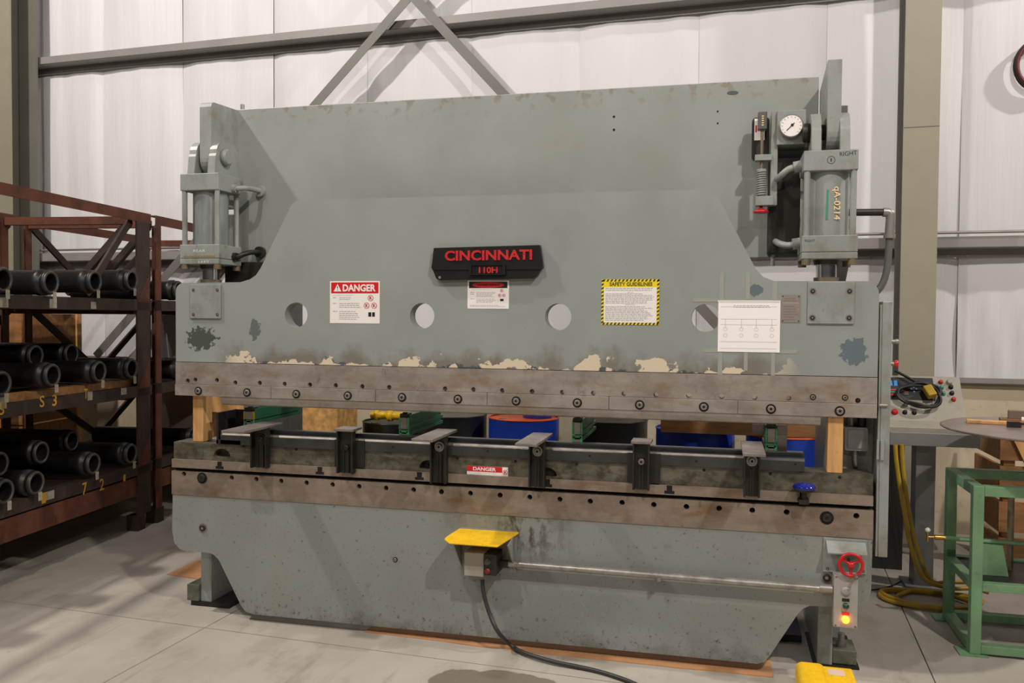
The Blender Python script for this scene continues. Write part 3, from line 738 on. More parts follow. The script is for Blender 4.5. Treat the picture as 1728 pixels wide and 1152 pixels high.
obj('solenoid_mark', mb, GOLDI, sb)
z_ = lambda y: vx(1285, y)[1]
obj('valve_stem', MB().cyl((sx_, V, z_(292)), (sx_, V, c1[1]), .008, 10), mat('brown_nut', (120, 108, 86), .5, .4), PB)
s0, s1 = vx(1274, 262), vx(1302, 271)
obj('stem_guide', MB().box(s0[0], s1[0], V-.02, V+.04, s1[1], s0[1]), PAINT_M, PB, .002)
mb = MB(); n = 11; zt_, zb_ = z_(289), z_(331)
pts = [(sx_+.021*cos(2*pi*n*i/220), V+.021*sin(2*pi*n*i/220), zb_+(zt_-zb_)*i/220) for i in range(221)]
mb.tube(pts, .0042, 6); mb.cyl((sx_, V, zt_), (sx_, V, zt_+.01), .024, 16); obj('spring', mb, PAINT_M, PB)
s0, s1 = vx(1275, 332), vx(1305, 347)
obj('spring_block', MB().box(s0[0], s1[0], V-.025, V+.04, s1[1], s0[1]), PAINT_M, PB, .003)
zw = z_(354)
mb = MB(); mb.cyl((sx_, V, zw-.005), (sx_, V, s1[1]), .008, 10, 1); mb.lathe((sx_, V, zw-.016), (sx_, V, 9), [(0, .034), (.006, .039), (.012, .034), (.016, .018), (.024, .012)], 20, 0)
obj('adjusting_wheel', mb, [REDP, BLACKST], PB)
obj('valve_pipe', MB().cyl((1.378, .33, 1.96), (1.378, .33, 2.28), .010, 8), PAINT_M, PB)
# ---- cover plates on the ram
for (a, b, c, d, r) in ((322, 374, 480, 537, 0), (1362, 1442, 475, 546, 1)):
    q0, q1 = ay(a, d), ay(b, c)
    cp = obj('cover_plate', MB().box(q0.x, q1.x, -.009, 0, q0.z, min(q1.z, 1.866)), PAINT_M, PB, .002)
    for sx in (q0.x+.022, q1.x-.022):
        for sz in (q0.z+.022+.006*r, q1.z-.03-.014*r):
            inst('socket_screw', SCREWB if r else SCREWS, cp, (sx, -.0092, sz)).scale = ((.55,)*3 if r else (.6,)*3)
# ---- side guard at the right end, electrics in the throat
obj('side_guard', MB().box(1.846, 1.886, -.005, .52, .60, 1.775), PAINT_M, PB, .003)
obj('guard_channel', MB().box(1.836, 1.846, .004, .03, .60, 1.76), PAINT_M, PB)
obj('guard_panel', MB().box(1.700, 1.845, .19, .20, .70, 1.5), PAINT_M, PB)
for z, m_, r in ((1.592, GALV, .012), (1.49, REDP, .017)):
    mb = MB(); mb.cyl((1.886, .02, z), (1.905, .02, z), .010, 12, 1); mb.lathe((1.902, .02, z), (3, .02, z), [(0, r*.8), (.004, r), (.014, r), (.018, r*.6)], 16, 0); obj('guard_button', mb, [m_, GALV], PB)
mb = MB(); mb.cyl((1.838, -.008, 1.30), (1.872, -.008, 1.30), .007, 10); obj('hinge_pin', mb, GALV, PB)
mb = MB(); mb.cyl((1.853, -.012, 1.05), (1.853, -.012, 1.14), .008, 10); mb.cyl((1.838, .0, 1.05), (1.838, .0, 1.14), .007, 10); obj('guard_hinge', mb, PAINT_M, PB)
q0, q1 = ay(1424, 758, .15), ay(1463, 720, .15)
jb = obj('junction_box', MB().prism([rounded(q0.x, q1.x, q0.z, q1.z, .012)], .12, .19), PAINT_M, PB, .003)
mb = MB(); xm = (q0.x+q1.x)/2; mb.prism([rounded(q0.x+.012, q1.x-.012, q0.z+.012, q1.z-.012, .01)], .114, .12); obj('box_lid', mb, PAINT_M, jb, .003)
mb = MB(); mb.cyl((xm, .15, q0.z), (xm, .15, q0.z-.03), .013, 12); mb.tube(smooth_path([(xm, .15, q0.z-.03), (xm, .15, q0.z-.055), (xm+.006, .155, q0.z-.075), (xm+.006, .19, q0.z-.085)]), .010, 10); obj('cable_gland', mb, GALV, jb)
mb = MB(); mb.cyl((xm-.02, .15, q1.z), (xm-.02, .15, q1.z+.12), .014, 12); obj('box_conduit', mb, GALV, jb)
mb = MB(); mb.cyl((xm+.028, .15, q1.z), (xm+.028, .15, q1.z+.12), .02, 12); obj('box_hose', mb, BLACK, jb)
# ---- name plate
nb = P((735, 419), (913, 414), (916, 436), (918, 451), (914, 456), (907, 466), (902, 470), (744, 473), (739, 470), (734, 457), (731, 452), (733, 436))
npl = obj('name_plate', MB().prism([nb], -.028, 0), BLACKP, PB, .004)
ri = P((731.5, 450), (918, 449.5), (917, 455), (733, 456))
obj('plate_rib', MB().prism([ri], -.033, -.026), BLACKP, npl, .002)
c = ay(823.5, 430.5, -.03)
lettering('maker_lettering', 'CINCINNATI', front(c.x, -.0285, c.z, .005), ay(897, 430).x-ay(751, 430).x, .052, REDL, npl, .03, .005)
q0, q1 = ay(792, 464, -.036), ay(853, 446, -.036)
fr = MB().prism([[(q0.x, q0.z), (q1.x, q0.z), (q1.x, q1.z), (q0.x, q1.z)], [(q0.x+.012, q0.z+.006), (q0.x+.012, q1.z-.004), (q1.x-.012, q1.z-.004), (q1.x-.012, q0.z+.006)]], -.042, -.03)
obj('model_frame', fr, BLACKP, npl, .002)
obj('model_field', MB().box(q0.x+.012, q1.x-.012, -.0345, -.033, q0.z+.006, q1.z-.004), BLACKP, npl)
c = ay(824, 455.5, -.036); lettering('model_lettering', '110H', front(c.x, -.0348, c.z), .098, .033, REDL, npl, .028, .003)
q = ay(742, 468, -.03); obj('plate_rivet', MB().cyl((q.x, -.028, q.z), (q.x, -.031, q.z), .007, 12), GALV, npl)
# ---- signs on the ram
def sign(name, a, b, c, d, y=0., m=WHITE, th=.0015, parent=PB):
    q0, q1 = ay(a, d, y), ay(b, c, y)
    o = obj(name, MB().box(q0.x, q1.x, y-th, y, q0.z, q1.z), m, parent)
    W, H = q1.x-q0.x, q1.z-q0.z
    fy = y-th
    def R(u0, u1, v0, v1, mm, nm='print', lift=.0004):
        return obj(nm, MB().box(q0.x+u0*W, q0.x+u1*W, fy-lift, fy, q1.z-v1*H, q1.z-v0*H), mm, o)
    def T(s, u, v, w, h, mm, bold=0., nm='lettering', lift=.0009):
        return lettering(nm, s, front(q0.x+u*W, fy-lift, q1.z-v*H), w*W, h*H, mm, o, bold)
    def ring(u, v, r, mm, nm='pictogram'):
        cx_, cz_ = q0.x+u*W, q1.z-v*H
        mb = MB().prism([circ(cx_, cz_, r, 20), circ(cx_, cz_, r*.82, 20)], fy-.0006, fy)
        mb.beam((cx_-r*.6, fy-.0004, cz_+r*.6), (cx_+r*.6, fy-.0004, cz_-r*.6), r*.18, .0004, 0, (0, 1, 0))
        mb.prism([[(cx_-r*.4, cz_-r*.5), (cx_-r*.1, cz_-r*.5), (cx_+r*.1, cz_+r*.2), (cx_+r*.4, cz_+r*.4), (cx_-r*.1, cz_+r*.5), (cx_-r*.4, cz_+r*.1)]], fy-.0005, fy, 1)
        return obj(nm, mb, [mm, mat('brown_print', (120, 70, 66), .5)], o)
    def lines(u0, u1, v0, v1, n, mm=GREYPR, th_=.45):
        mb = MB(); rnd = random.Random(n*7+int(u0*100))
        for i in range(n):
            v = v0 + (v1-v0)*(i/(max(1, n-1))); hh = (v1-v0)/max(1, n-1)*th_ if n > 1 else .02
            u = u0; ue = u1 - (u1-u0)*rnd.uniform(0, .25)
            while u < ue:
                w_ = min(rnd.uniform(.02, .07), ue-u)
                mb.box(q0.x+u*W, q0.x+(u+w_)*W, fy-.0003, fy, q1.z-(v+hh/2)*H, q1.z-(v-hh/2)*H); u += w_+.012
        return obj('fine_print', mb, mm, o)
    return o, R, T, ring, lines
o, R_, T_, ring, lines = sign('danger_sign', 557, 641, 474, 545)
R_(.025, .975, .03, .29, RED); T_('DANGER', .59, .16, .66, .17, WHITE, .035)
q0, q1 = ay(557, 545), ay(641, 474); W, H = q1.x-q0.x, q1.z-q0.z
tx, tz = q0.x+.155*W, q1.z-.245*H
obj('warning_triangle', MB().prism([[(tx-.022, tz), (tx+.022, tz), (tx, tz+.040)]], -.0024, -.0015), WHITE, o)
lettering('triangle_mark', '!', front(tx, -.0026, tz+.016), .005, .024, BLACKPR, o, .01)
lines(.06, .58, .335, .345, 2)
lines(.06, .14, .395, .40, 1); lines(.19, .46, .40, .44, 2); lines(.06, .14, .53, .54, 1); lines(.19, .65, .53, .62, 3); lines(.06, .16, .72, .73, 1); lines(.19, .62, .72, .90, 5)
ring(.82, .40, .016, RED); ring(.74, .58, .016, RED); ring(.89, .58, .016, RED)
R_(.775, .835, .735, .84, BLACKPR, 'book_symbol'); R_(.85, .905, .735, .84, BLACKPR, 'book_symbol')
o, R_, T_, ring, lines = sign('warning_sign', 789, 859, 473, 520.5)
R_(.035, .965, .045, .27, BLACKPR)
q0, q1 = ay(789, 520.5), ay(859, 473); W, H = q1.x-q0.x, q1.z-q0.z
mb = MB().prism([[(q0.x+W*.5+W*.39*cos(2*pi*i/32), q1.z-H*.158+H*.098*sin(2*pi*i/32)) for i in range(32)]], -.0024, -.0016)
obj('red_oval', mb, RED, o); T_('WARNING', .5, .158, .56, .09, BLACKPR, .03, lift=.0014)
lines(.09, .66, .315, .325, 2)
lines(.07, .17, .42, .48, 2); lines(.22, .68, .42, .58, 5); lines(.07, .17, .65, .66, 1); lines(.22, .70, .66, .78, 4); lines(.06, .94, .88, .92, 2)
ring(.83, .36, .009, RED); ring(.78, .53, .009, RED); ring(.88, .53, .009, RED); R_(.79, .875, .65, .73, BLACKPR, 'book_symbol')
o, R_, T_, ring, lines = sign('safety_sign', 1014.5, 1113, 471, 547.5, m=YELLOW)
q0, q1 = ay(1014.5, 547.5), ay(1113, 471); W, H = q1.x-q0.x, q1.z-q0.z
mb = MB(); bw = .011; st = .018
def dash(x, z, dx, dz):
    pass
n = int(W/st)
for i in range(n):
    x = q0.x + W*(i+.25)/n; w_ = W/n*.5
    for z in (q0.z, q1.z-bw):
        mb.prism([[(x, z), (x+w_, z), (min(x+w_+.006, q1.x), z+bw), (min(x+.006, q1.x), z+bw)]], -.0019, -.0015)
n = int(H/st)
for i in range(n):
    z = q0.z + H*(i+.25)/n; h_ = H/n*.5
    for x in (q0.x, q1.x-bw):
        mb.prism([[(x, z), (x+bw, min(z+.006, q1.z)), (x+bw, min(z+h_+.006, q1.z)), (x, z+h_)]], -.0019, -.0015)
obj('hazard_border', mb, mat('dark_olive_print', (66, 60, 20), .5), o)
R_(.045, .955, .175, .955, WHITE); T_('SAFETY GUIDELINES', .51, .105, .74, .085, mat('dark_olive_print', (66, 60, 20), .5), .025)
T_('SET UP', .5, .29, .10, .03, GREYPR, lift=.001); T_('OPERATION', .5, .555, .17, .03, GREYPR, lift=.001)
def ln(*a):
    ob_ = lines(*a); ob_.location.y -= .0005
ln(.07, .92, .2, .24, 2); ln(.07, .92, .32, .52, 7); ln(.07, .92, .6, .9, 10)
# ---- paper drawing with tape
for (a, b, c, d) in ((1170, 1212, 503, 509), (1214, 1222, 460, 508), (1258, 1266, 462, 505), (1303, 1312, 476, 506), (1188, 1212, 588, 594), (1315, 1345, 590, 596), (1211, 1219, 594, 632), (1255, 1262, 592, 625), (1301, 1308, 592, 634)):
    q0, q1 = ay(a, d), ay(b, c); obj('tape_strip', MB().box(q0.x, q1.x, -.0012, 0, q0.z, q1.z), TAPE, PB)
o, R_, T_, ring, lines = sign('drawing_sheet', 1211, 1317, 507, 593, m=PAPER, th=.003)
R_(-.01, .99, -.005, .035, mat('clear_film', (222, 220, 216), .15), 'film_edge', .001)
for v in (.12, .36, .47, .8, .93): R_(.04, .95, v, v+.006, GREYPR, 'drawn_line')
for u in (.12, .38, .62, .87):
    R_(u-.003, u+.003, .36, .54, GREYPR, 'drawn_line')
    q0, q1 = ay(1211, 593), ay(1317, 507)
    for v in (.56, .68):
        cx_, cz_ = q0.x+u*(q1.x-q0.x), q1.z-v*(q1.z-q0.z)
        obj('drawn_circle', MB().prism([circ(cx_, cz_, .009, 18), circ(cx_, cz_, .0078, 18)], -.0034, -.003), GREYPR, o)
lines(.25, .85, .1, .13, 2)
o, R_, T_, ring, lines = sign('data_plate', 1318, 1351, 497, 544, m=mat('etched_plate', (158, 148, 142), .4, .4, .1, 40), th=.002)
lines(.12, .9, .14, .22, 2, mat('etched_print', (126, 116, 110), .5)); R_(.08, .92, .29, .31, GREYPR); lines(.1, .9, .42, .9, 6, MATS['etched_print'])
for u in (.08, .92):
    for v in (.06, .94): R_(u-.03, u+.03, v-.02, v+.02, BLACKST, 'rivet', .001)
o, R_, T_, ring, lines = sign('danger_strip', 788, 857.5, 788.5, 802, y=.012, m=WHITE)
R_(0, .86, .0, .55, RED); T_('DANGER', .43, .27, .56, .36, WHITE, .03); lines(.2, .8, .68, .7, 1); ring(.93, .5, .012, RED)
# ---- pedal station under the yellow hood
hx0, hx1 = -.18, .135
mb = MB()
top = [(-.155, .0), (.145, .0), (.145, -.015), (.085, -.205), (-.16, -.205), (-.2, -.16), (-.20, -.13), (-.17, -.01)]
zt_, zf = .593, .603
vs = [(x, y, .60 + .12*y) for x, y in top]; vs2 = [(x, y, z-.006) for x, y, z in vs]; n = len(vs)
mb._add(vs + vs2, [tuple(range(n)), tuple(range(2*n-1, n-1, -1))] + [(i, (i+1) % n, (i+1) % n+n, i+n) for i in range(n)])
hood = obj('hood', mb, YELP, PB, .001)
mb = MB(); mb.box(-.165, .135, -.006, 0, .39, .605); obj('mounting_plate', mb, PAINT_M, PB)
for x in (-.16, .125): 
    mb = MB().prism([[(-.006, .40), (-.006, .592), (-.17, .572)]], x, x+.006, plane='yz'); obj('hood_gusset', mb, PAINT_M, PB)
q0, q1 = ay(783, 971, -.12), ay(817, 934, -.12)
bx = obj('switch_box', MB().box(q0.x, q1.x-.002, -.12, -.006, q0.z, q1.z), BEIGE, PB, .004)
q2 = ay(838, 973, -.12)
bb = obj('button_box', MB().box(q1.x, q2.x, -.125, -.006, q2.z+.004, q1.z), BLACKST, PB, .005)
for yy, m_, r in ((948, mat('dark_grey_plastic', (84, 84, 78), .5), .013), (964, mat('dull_red_button', (120, 40, 40), .4), .011)):
    q = ay(822, yy, -.13); obj('push_button', MB().lathe((q.x, -.125, q.z), (q.x, -2, q.z), [(0, r+.004), (.006, r+.004), (.006, r), (.012, r*.9)], 16), m_, bb)
q = ay(814, 976, -.07); obj('cable_gland', MB().cyl((q.x, -.07, q2.z+.004), (q.x, -.07, q2.z-.02), .012, 10), BRASS, bb)
a, b = ay(838, 951, -.045), ay(1407, 994, -.045)
cdm = mat('worn_conduit', (158, 154, 148), .36, .6, .3, 14, dirt=.5)
mb = MB(); mb.tube([(a.x, -.045, .447), (b.x, -.045, .444)], .0165, 14); cn = obj('conduit', mb, cdm, PB)
for px in (850, 1395):
    q = ay(px, 955, -.045); obj('conduit_fitting', MB().cyl((q.x-.03, -.045, .446), (q.x+.025, -.045, .446), .021, 12), BLACKST if px < 1000 else GALV, cn)
q = ay(1112, 978, -.045); mb = MB(); mb.box(q.x-.012, q.x+.012, -.066, 0, .425, .442); mb.cyl((q.x, -.065, .425), (q.x, -.065, .44), .012, 10); obj('pipe_clip', mb, GALV, cn)
# ---- control station at the right end of the bed
q0, q1 = ay(1389, 964, -.012), ay(1463, 913, -.012)
mp = obj('wheel_plate', MB().box(q0.x, q1.x, -.014, 0, q0.z, q1.z+.005), PAINT_M, PB, .002)
c0, c1 = ay(1392, 915, -.01), ay(1462, 915, -.01)
mb = MB().prism([[(-.014, .664), (-.08, .625), (-.08, .618), (-.014, .655)]], c0.x+.005, c1.x-.005, plane='yz'); obj('wheel_canopy', mb, PAINT_M, mp, .001)
for u in (.1, .92):
    for v in (.1, .85): inst('socket_screw', SCREWS, mp, (q0.x+u*(q1.x-q0.x), -.0145, q0.z+v*(q1.z-q0.z))).scale = (.5,)*3
wc = ay(1436, 953, -.09)
hw = obj('handwheel', MB().torus(wc, (0, 1, 0), .050, .0075, 36), REDP, PB, label='red spoked handwheel')
mb = MB()
for k in range(3):
    a = radians(90+120*k+60); mb.tube(smooth_path([wc, wc+Vector((.025*cos(a), .006, .025*sin(a))), wc+Vector((.048*cos(a), 0, .048*sin(a)))], 3), .0065, 8)
mb.lathe(wc+Vector((0, .02, 0)), wc+Vector((0, -1, 0)), [(0, .014), (.03, .014), (.034, .008)], 16); obj('spoke', mb, REDP, hw)
obj('wheel_shaft', MB().cyl(wc, (wc.x, -.01, wc.z), .009, 12), GALV, hw)
mb = MB(); e = wc+Vector((.018, -.008, -.047)); mb.lathe(e, e+Vector((0, -1, 0)), [(0, .007), (.03, .009), (.036, .005)], 12); obj('crank_grip', mb, DIE_EDGE, hw)
q0, q1 = ay(1406, 1057, -.07), ay(1448, 972, -.07)
cs = obj('control_box', MB().box(q0.x, q1.x, -.075, -.002, q0.z, q1.z), mat('grey_box_enamel', (160, 158, 152), .4, 0, .05), PB, .004)
xm = (q0.x+q1.x)/2
for yy, m_, r, dep in ((998, mat('grey_cap', (150, 150, 146), .4), .0205, .008), (1022, mat('dark_green_button', (34, 66, 52), .3), .0135, .02), (1045, AMBER, .0155, .022)):
    q = ay(1428, yy, -.08); obj('pilot_lamp' if m_ is AMBER else 'push_button', MB().lathe((xm, -.075, q.z), (xm, -2, q.z), [(0, r), (dep*.7, r), (dep, r*.6), (dep+.001, .001)], 20), m_, cs)
for yy, m_ in ((1013, BLACKPR), (1036, RED)):
    q = ay(1428, yy, -.08); obj('button_label', MB().box(xm-.016, xm+.016, -.0765, -.075, q.z-.006, q.z+.008), m_, cs)
for sx in (q0.x+.009, q1.x-.009):
    for sz in (q0.z+.009, q1.z-.009): inst('box_screw', SCREWS, cs, (sx, -.0752, sz)).scale = (.3,)*3

# ================================================================== THINGS AROUND THE PRESS
# ---- timber props in the throat
def prop(a, b, y0, y1, label):
    tag(obj('wood_block', MB().box(a, b, y0, y1, .9755, 1.2385), WOOD, None, .003), label, 'wood block', 'timber props in the press throat')
prop(-1.763, -1.697, .045, .135, 'upright pine block propping the ram at the end beside the rusty rack')
prop(1.620, 1.688, .013, .10, 'upright pine block propping the ram at the end beside the control console')
# ---- cardboard under the bed
mb = MB(); rnd = random.Random(3)
fr = [(-.70+.11*i, .012-.05*min(1, i/9)+rnd.uniform(-.008, .006)) for i in range(20)]
mb.prism([fr + [(1.39, .62), (-.70, .62)]], .0, .005, plane='xy')
tag(obj('cardboard_sheet', mb, CARD), 'brown cardboard sheet lying on the floor under the press bed', 'cardboard')
mb = MB().prism([[(-2.35, .62), (-1.89, .56), (-1.88, .9), (-2.35, .95)]], .0, .005, plane='xy')
tag(obj('cardboard_sheet', mb, CARD), 'brown cardboard scrap on the floor behind the rack-side foot of the press', 'cardboard')
mb = MB(); mb.box(1.15, 1.56, .45, .80, .007, .04)
tag(obj('rubber_mat', mb, BLACK), 'black mat on the cardboard behind the press foot', 'mat')
# ---- black cable from the pedal station
q = ay(814, 978, -.07)
pts = [Vector((q.x, -.07, .362)), ay(816, 1000, -.075), ay(826, 1035, -.085), ay(840, 1065, -.10), az(862, 1088, .024), az(885, 1101, .020), az(930, 1115, .018), az(1000, 1130, .011), az(1050, 1145, .011), az(1110, 1168, .011), az(1200, 1185, .011), az(1285, 1168, .011), Vector((1.39, -.33, .04)), Vector((1.425, -.33, .05))]
tag(obj('power_cable', MB().tube(smooth_path(pts, 8), .0105, 10), mat('dark_grey_cable', (52, 50, 52), .45)), 'dark grey cable hanging from the pedal station and trailing over the floor', 'cable')
# ---- yellow foot pedal
FP = thing('foot_pedal', (1.59, -.33, 0), 'yellow cast foot pedal guard on the floor in front of the press', 'foot pedal')
th = .006
mb = MB(); mb.prism([rounded(1.475, 1.60, .0, .155, .03), ], -.46, -.205); obj('pedal_housing', mb, YELP, FP, .006)
mb = MB(); mb.box(1.585, 1.712, -.50, -.205, .134, .146); mb.box(1.700, 1.712, -.50, -.205, 0, .134); mb.box(1.585, 1.712, -.215, -.205, 0, .134); obj('pedal_guard', mb, YELP, FP, .004)
obj('pedal_base', MB().box(1.475, 1.712, -.50, -.205, .0, .012), YELP, FP)
obj('treadle', MB().beam((1.645, -.48, .03), (1.645, -.24, .06), .08, .01), BLACKST, FP)
obj('pedal_label', MB().box(1.605, 1.675, -.30, -.235, .1462, .1468), mat('faded_label', (214, 190, 170), .5), FP)
mb = MB(); mb.lathe((1.475, -.33, .05), (-1, -.33, .05), [(0, .02), (.02, .02), (.02, .015), (.04, .013)], 12); obj('cable_gland', mb, BRASS, FP)

# ---- rusty rack with black tubes
RB = az(250, 830, .28); RA = az(0, 920, .28); RD = (RB-RA).normalized(); RN = Vector((RD.y, -RD.x, 0))
def rk(s, o, z): return Vector((RB.x, RB.y, 0)) + RD*s + RN*o + Vector((0, 0, z))
def rbox(s0, s1, o0, o1, z0, z1, mb=None):
    mb = mb or MB(); q = [rk(s, o, z) for z in (z0, z1) for s, o in ((s0, o0), (s1, o0), (s1, o1), (s0, o1))]
    mb._add(q, [(0, 3, 2, 1), (4, 5, 6, 7), (0, 1, 5, 4), (1, 2, 6, 5), (2, 3, 7, 6), (3, 0, 4, 7)]); return mb
DEP = -1.15
LV = (1.805, 1.135, .525)
def rack(s0, s1, label):
    T = thing('tube_rack', rk((s0+s1)/2, DEP/2, 0), label, 'rack', 'rusty steel tube racks')
    for o in (0, DEP):
        mb = rbox(s0, s1, o-.008, o, 2.41, 2.485); rbox(s0, s1, o-.07, o-.008, 2.477, 2.485, mb); obj('top_rail', mb, RUST, T)
    for k, s in enumerate((s0+.0, s1-.2)):
        for o in (0, DEP):
            w = .18 if (o == 0 and s > s0+.5) else .075
            mb = rbox(s, s+w, o-.012, o, .12, 2.41); rbox(s+w-.012, s+w, o-.075, o-.012, .12, 2.41, mb)
            obj('post', mb, RUSTD if w > .1 else RUST, T)
        obj('foot', rbox(s, s+.1, -.1, 0, 0, .12), RUSTD, T)
        obj('foot', rbox(s, s+.1, DEP, DEP+.1, 0, .12), RUSTD, T)
        for z in (.45, 1.05, 1.72, 2.42):
            obj('cross_rail', rbox(s+.02, s+.075, DEP+.01, -.08, z-.03, z+.03), RUST, T)
        mb = MB().beam(rk(s+.05, -.1, 2.4), rk(s+.05, -.62, 1.85), .05, .05); obj('diagonal', mb, RUSTD, T)
    for z in LV:
        for o in (.0, DEP+.07):
            mb = rbox(s0, s1, o-.01, o, z-.085, z); rbox(s0, s1, o-.07, o-.01, z-.01, z, mb); obj('shelf_beam', mb, RUSTD, T)
    for o in (0, DEP+.07): obj('base_beam', rbox(s0, s1, o-.06, o-.012, .28, .425), RUST, T)
    for z in LV: obj('shelf_deck', rbox(s0+.02, s1-.02, DEP+.09, -.08, z-.03, z-.015), RUSTD, T)  # sheets added to block lamp light and keep the rack dark
    n = max(1, int((s1-s0)/1.3))
    for k in range(n):
        a = s0 + (s1-s0)*k/n; b = s0 + (s1-s0)*(k+1)/n; m_ = (a+b)/2
        for zl, zh in ((.55, 1.05), (1.15, 1.72), (1.83, 2.41)):
            mb = MB().beam(rk(a+.1, DEP-.02, zh), rk(m_, DEP-.02, zl), .06, .02, 0, RN); obj('diagonal', mb, RUSTD, T)
            mb = MB().beam(rk(b-.1, DEP-.02, zh), rk(m_, DEP-.02, zl), .06, .02, 0, RN); obj('diagonal', mb, RUSTD, T)
    mb = MB().beam(rk(s1-.22, -.05, 2.40), rk(s1-.65, -.05, 1.95), .055, .02, 0, RN); obj('diagonal', mb, RUSTD, T)
    for z in LV:
        mb = MB(); q = [rk(s1-.2, .002, z-.02), rk(s1-.03, .002, z-.02), rk(s1-.03, .002, z+.2)]
        mb._add(q + [p-RN*.008 for p in q], [(0, 1, 2), (5, 4, 3), (0, 3, 4, 1), (1, 4, 5, 2), (2, 5, 3, 0)]); obj('gusset', mb, RUST, T)
    return T
r1 = rack(-3.3, .06, 'long rusty steel rack of black tubes beside the press')
r2 = rack(.13, 2.1, 'rusty steel rack standing behind the long rack, next to the wall')
# timber packing on the shelves
tube_me = MB()
PR = [(0, .056), (0, .074), (.004, .079), (.022, .079), (.026, .07), (.040, .07), (.042, .085), (.085, .085), (.09, .079), (.95, .079)]
tm = MB(); tm.lathe((0, 0, 0), (-1, 0, 0), PR, 28, 0, caps=False); tm.lathe((0, 0, 0), (-1, 0, 0), [(0, .056), (.95, .056)], 24, 0, caps=False)
TM = tm.mesh('steel_tube', TUBE)
rm = MB(); rm.torus((0, 0, 0), (1, 0, 0), .066, .0095, 28); RM = rm.mesh('end_ring', TUBEE)
ST = MB().box(.0, .003, -.016, .016, -.115, -.06).mesh('strap', TAGG)
ANG = atan2(RN.y, RN.x)
def tube(s, o, z, label, strap=True, yaw=0., scale=1.):
    t = bpy.data.objects.new('steel_tube', TM); COL.objects.link(t); t.location = rk(s, o, z); t.rotation_euler = (0, 0, ANG+yaw); t.scale = (1, scale, scale)
    ROOT[t.name] = Vector((0, 0, 0)); tag(t, label, 'steel tube', 'black tubes on the rusty racks')
    e = inst('end_ring', RM, t, (0, 0, 0))
    if strap:
        inst('strap', ST, t, (.012, .02, 0))
    return t
ordn = ['first', 'second', 'third', 'fourth', 'fifth', 'sixth', 'seventh']
shelfn = ['top', 'middle', 'bottom']
SS = [[-.282, -.731, -1.192, -1.617, -2.05, -2.5], [-.288, -.685, -1.182, -1.635, -2.08, -2.5], [-.302, -.759, -1.347, -1.62, -2.0, -2.4]]
ZC = [(1.946, 1.919, 1.893, 1.893, 1.893, 1.893), (1.28, 1.28, 1.288, 1.268, 1.27, 1.27), (.635, .636, .612, .612, .61, .61)]
for l in range(3):
    for k, s in enumerate(SS[l]):
        tube(s, .045, ZC[l][k], 'black tube on the %s rack shelf, %s from the end post by the press' % (shelfn[l], ordn[k]))
# packing timbers below the tubes
for l in range(3):
    for o in (-.06, -.75):
        zt_ = min(ZC[l])-.0855; zb_ = LV[l]
        for k in range(2):
            s0, s1 = (-3.2+1.6*k+.05, -3.2+1.6*(k+1)-.02); mb = rbox(s0, s1+(.0), o-.09, o, zb_+.0005, zt_)
            if zt_-zb_ < .004: continue
            tag(obj('packing_timber', mb, WOODD), 'dark %s packing timber under the tubes on the %s rack shelf, %s half' % ('front' if o > -.5 else 'rear', shelfn[l], 'near' if k == 0 else 'far'), 'timber')
# second layer, set back
k = 0
for s, o, z, lab in ((-1.02, -.16, .75, 'black tube lying on the bottom-shelf row, second from the end post'), (-1.48, -.10, .752, 'black tube lying on the bottom-shelf row, third from the end post'),
                     (-.95, -.25, 1.40, 'black tube set back on the middle-shelf row, second from the end post'), (-1.42, -.25, 1.40, 'black tube set back on the middle-shelf row, third from the end post'),
                     (-.5, -.30, .752, 'black tube lying on the bottom-shelf row, first from the end post'), (-.5, -.30, 1.395, 'black tube set back on the middle-shelf row, first from the end post')):
    tube(s, o, z, lab, False).scale = (.8, 1, 1)
for s, o, z, lab in ((.42, .03, 1.895, 'black steel tube end on the top shelf of the rear rack'), (.48, .03, 1.225, 'black steel tube end on the middle shelf of the rear rack'), (.72, .03, .615, 'black steel tube end on the bottom shelf of the rear rack')):
    tube(s, o, z, lab)
# chalked letters and tags on the shelf beams
def mark(px, py, s, h, m, parent=r1, w=None):
    p = apl(px, py, rk(0, .0015, 0), RN)
    M = Matrix(((RD.x, 0, RN.x, p.x), (RD.y, 0, RN.y, p.y), (0, 1, 0, p.z), (0, 0, 0, 1)))
    lettering('chalk_mark', s, M, w or h*.6, h, m, parent, .01)
for px, py, s, h in ((71, 677, 'S', .075), (92, 675, '3', .075), (145, 664, 'T', .07), (143, 824, '7', .085), (172, 817, '2', .085), (74, 840, '1', .07), (3, 690, '3', .07), (210, 806, '1', .05)): mark(px, py, s, h, YELMK)
for px, py, w, h in ((90, 512, .07, .06), (158, 515, .06, .05), (4, 510, .1, .06), (152, 668, .055, .06), (209, 660, .07, .05), (82, 836, .11, .055), (4, 680, .07, .07)):
    p = apl(px, py, rk(0, .001, 0), RN); s = (p-rk(0, 0, 0)).dot(RD)
    obj('paper_tag', rbox(s-w/2, s+w/2, 0.0002, .0012, p.z-h/2, p.z+h/2), TAGG, r1)

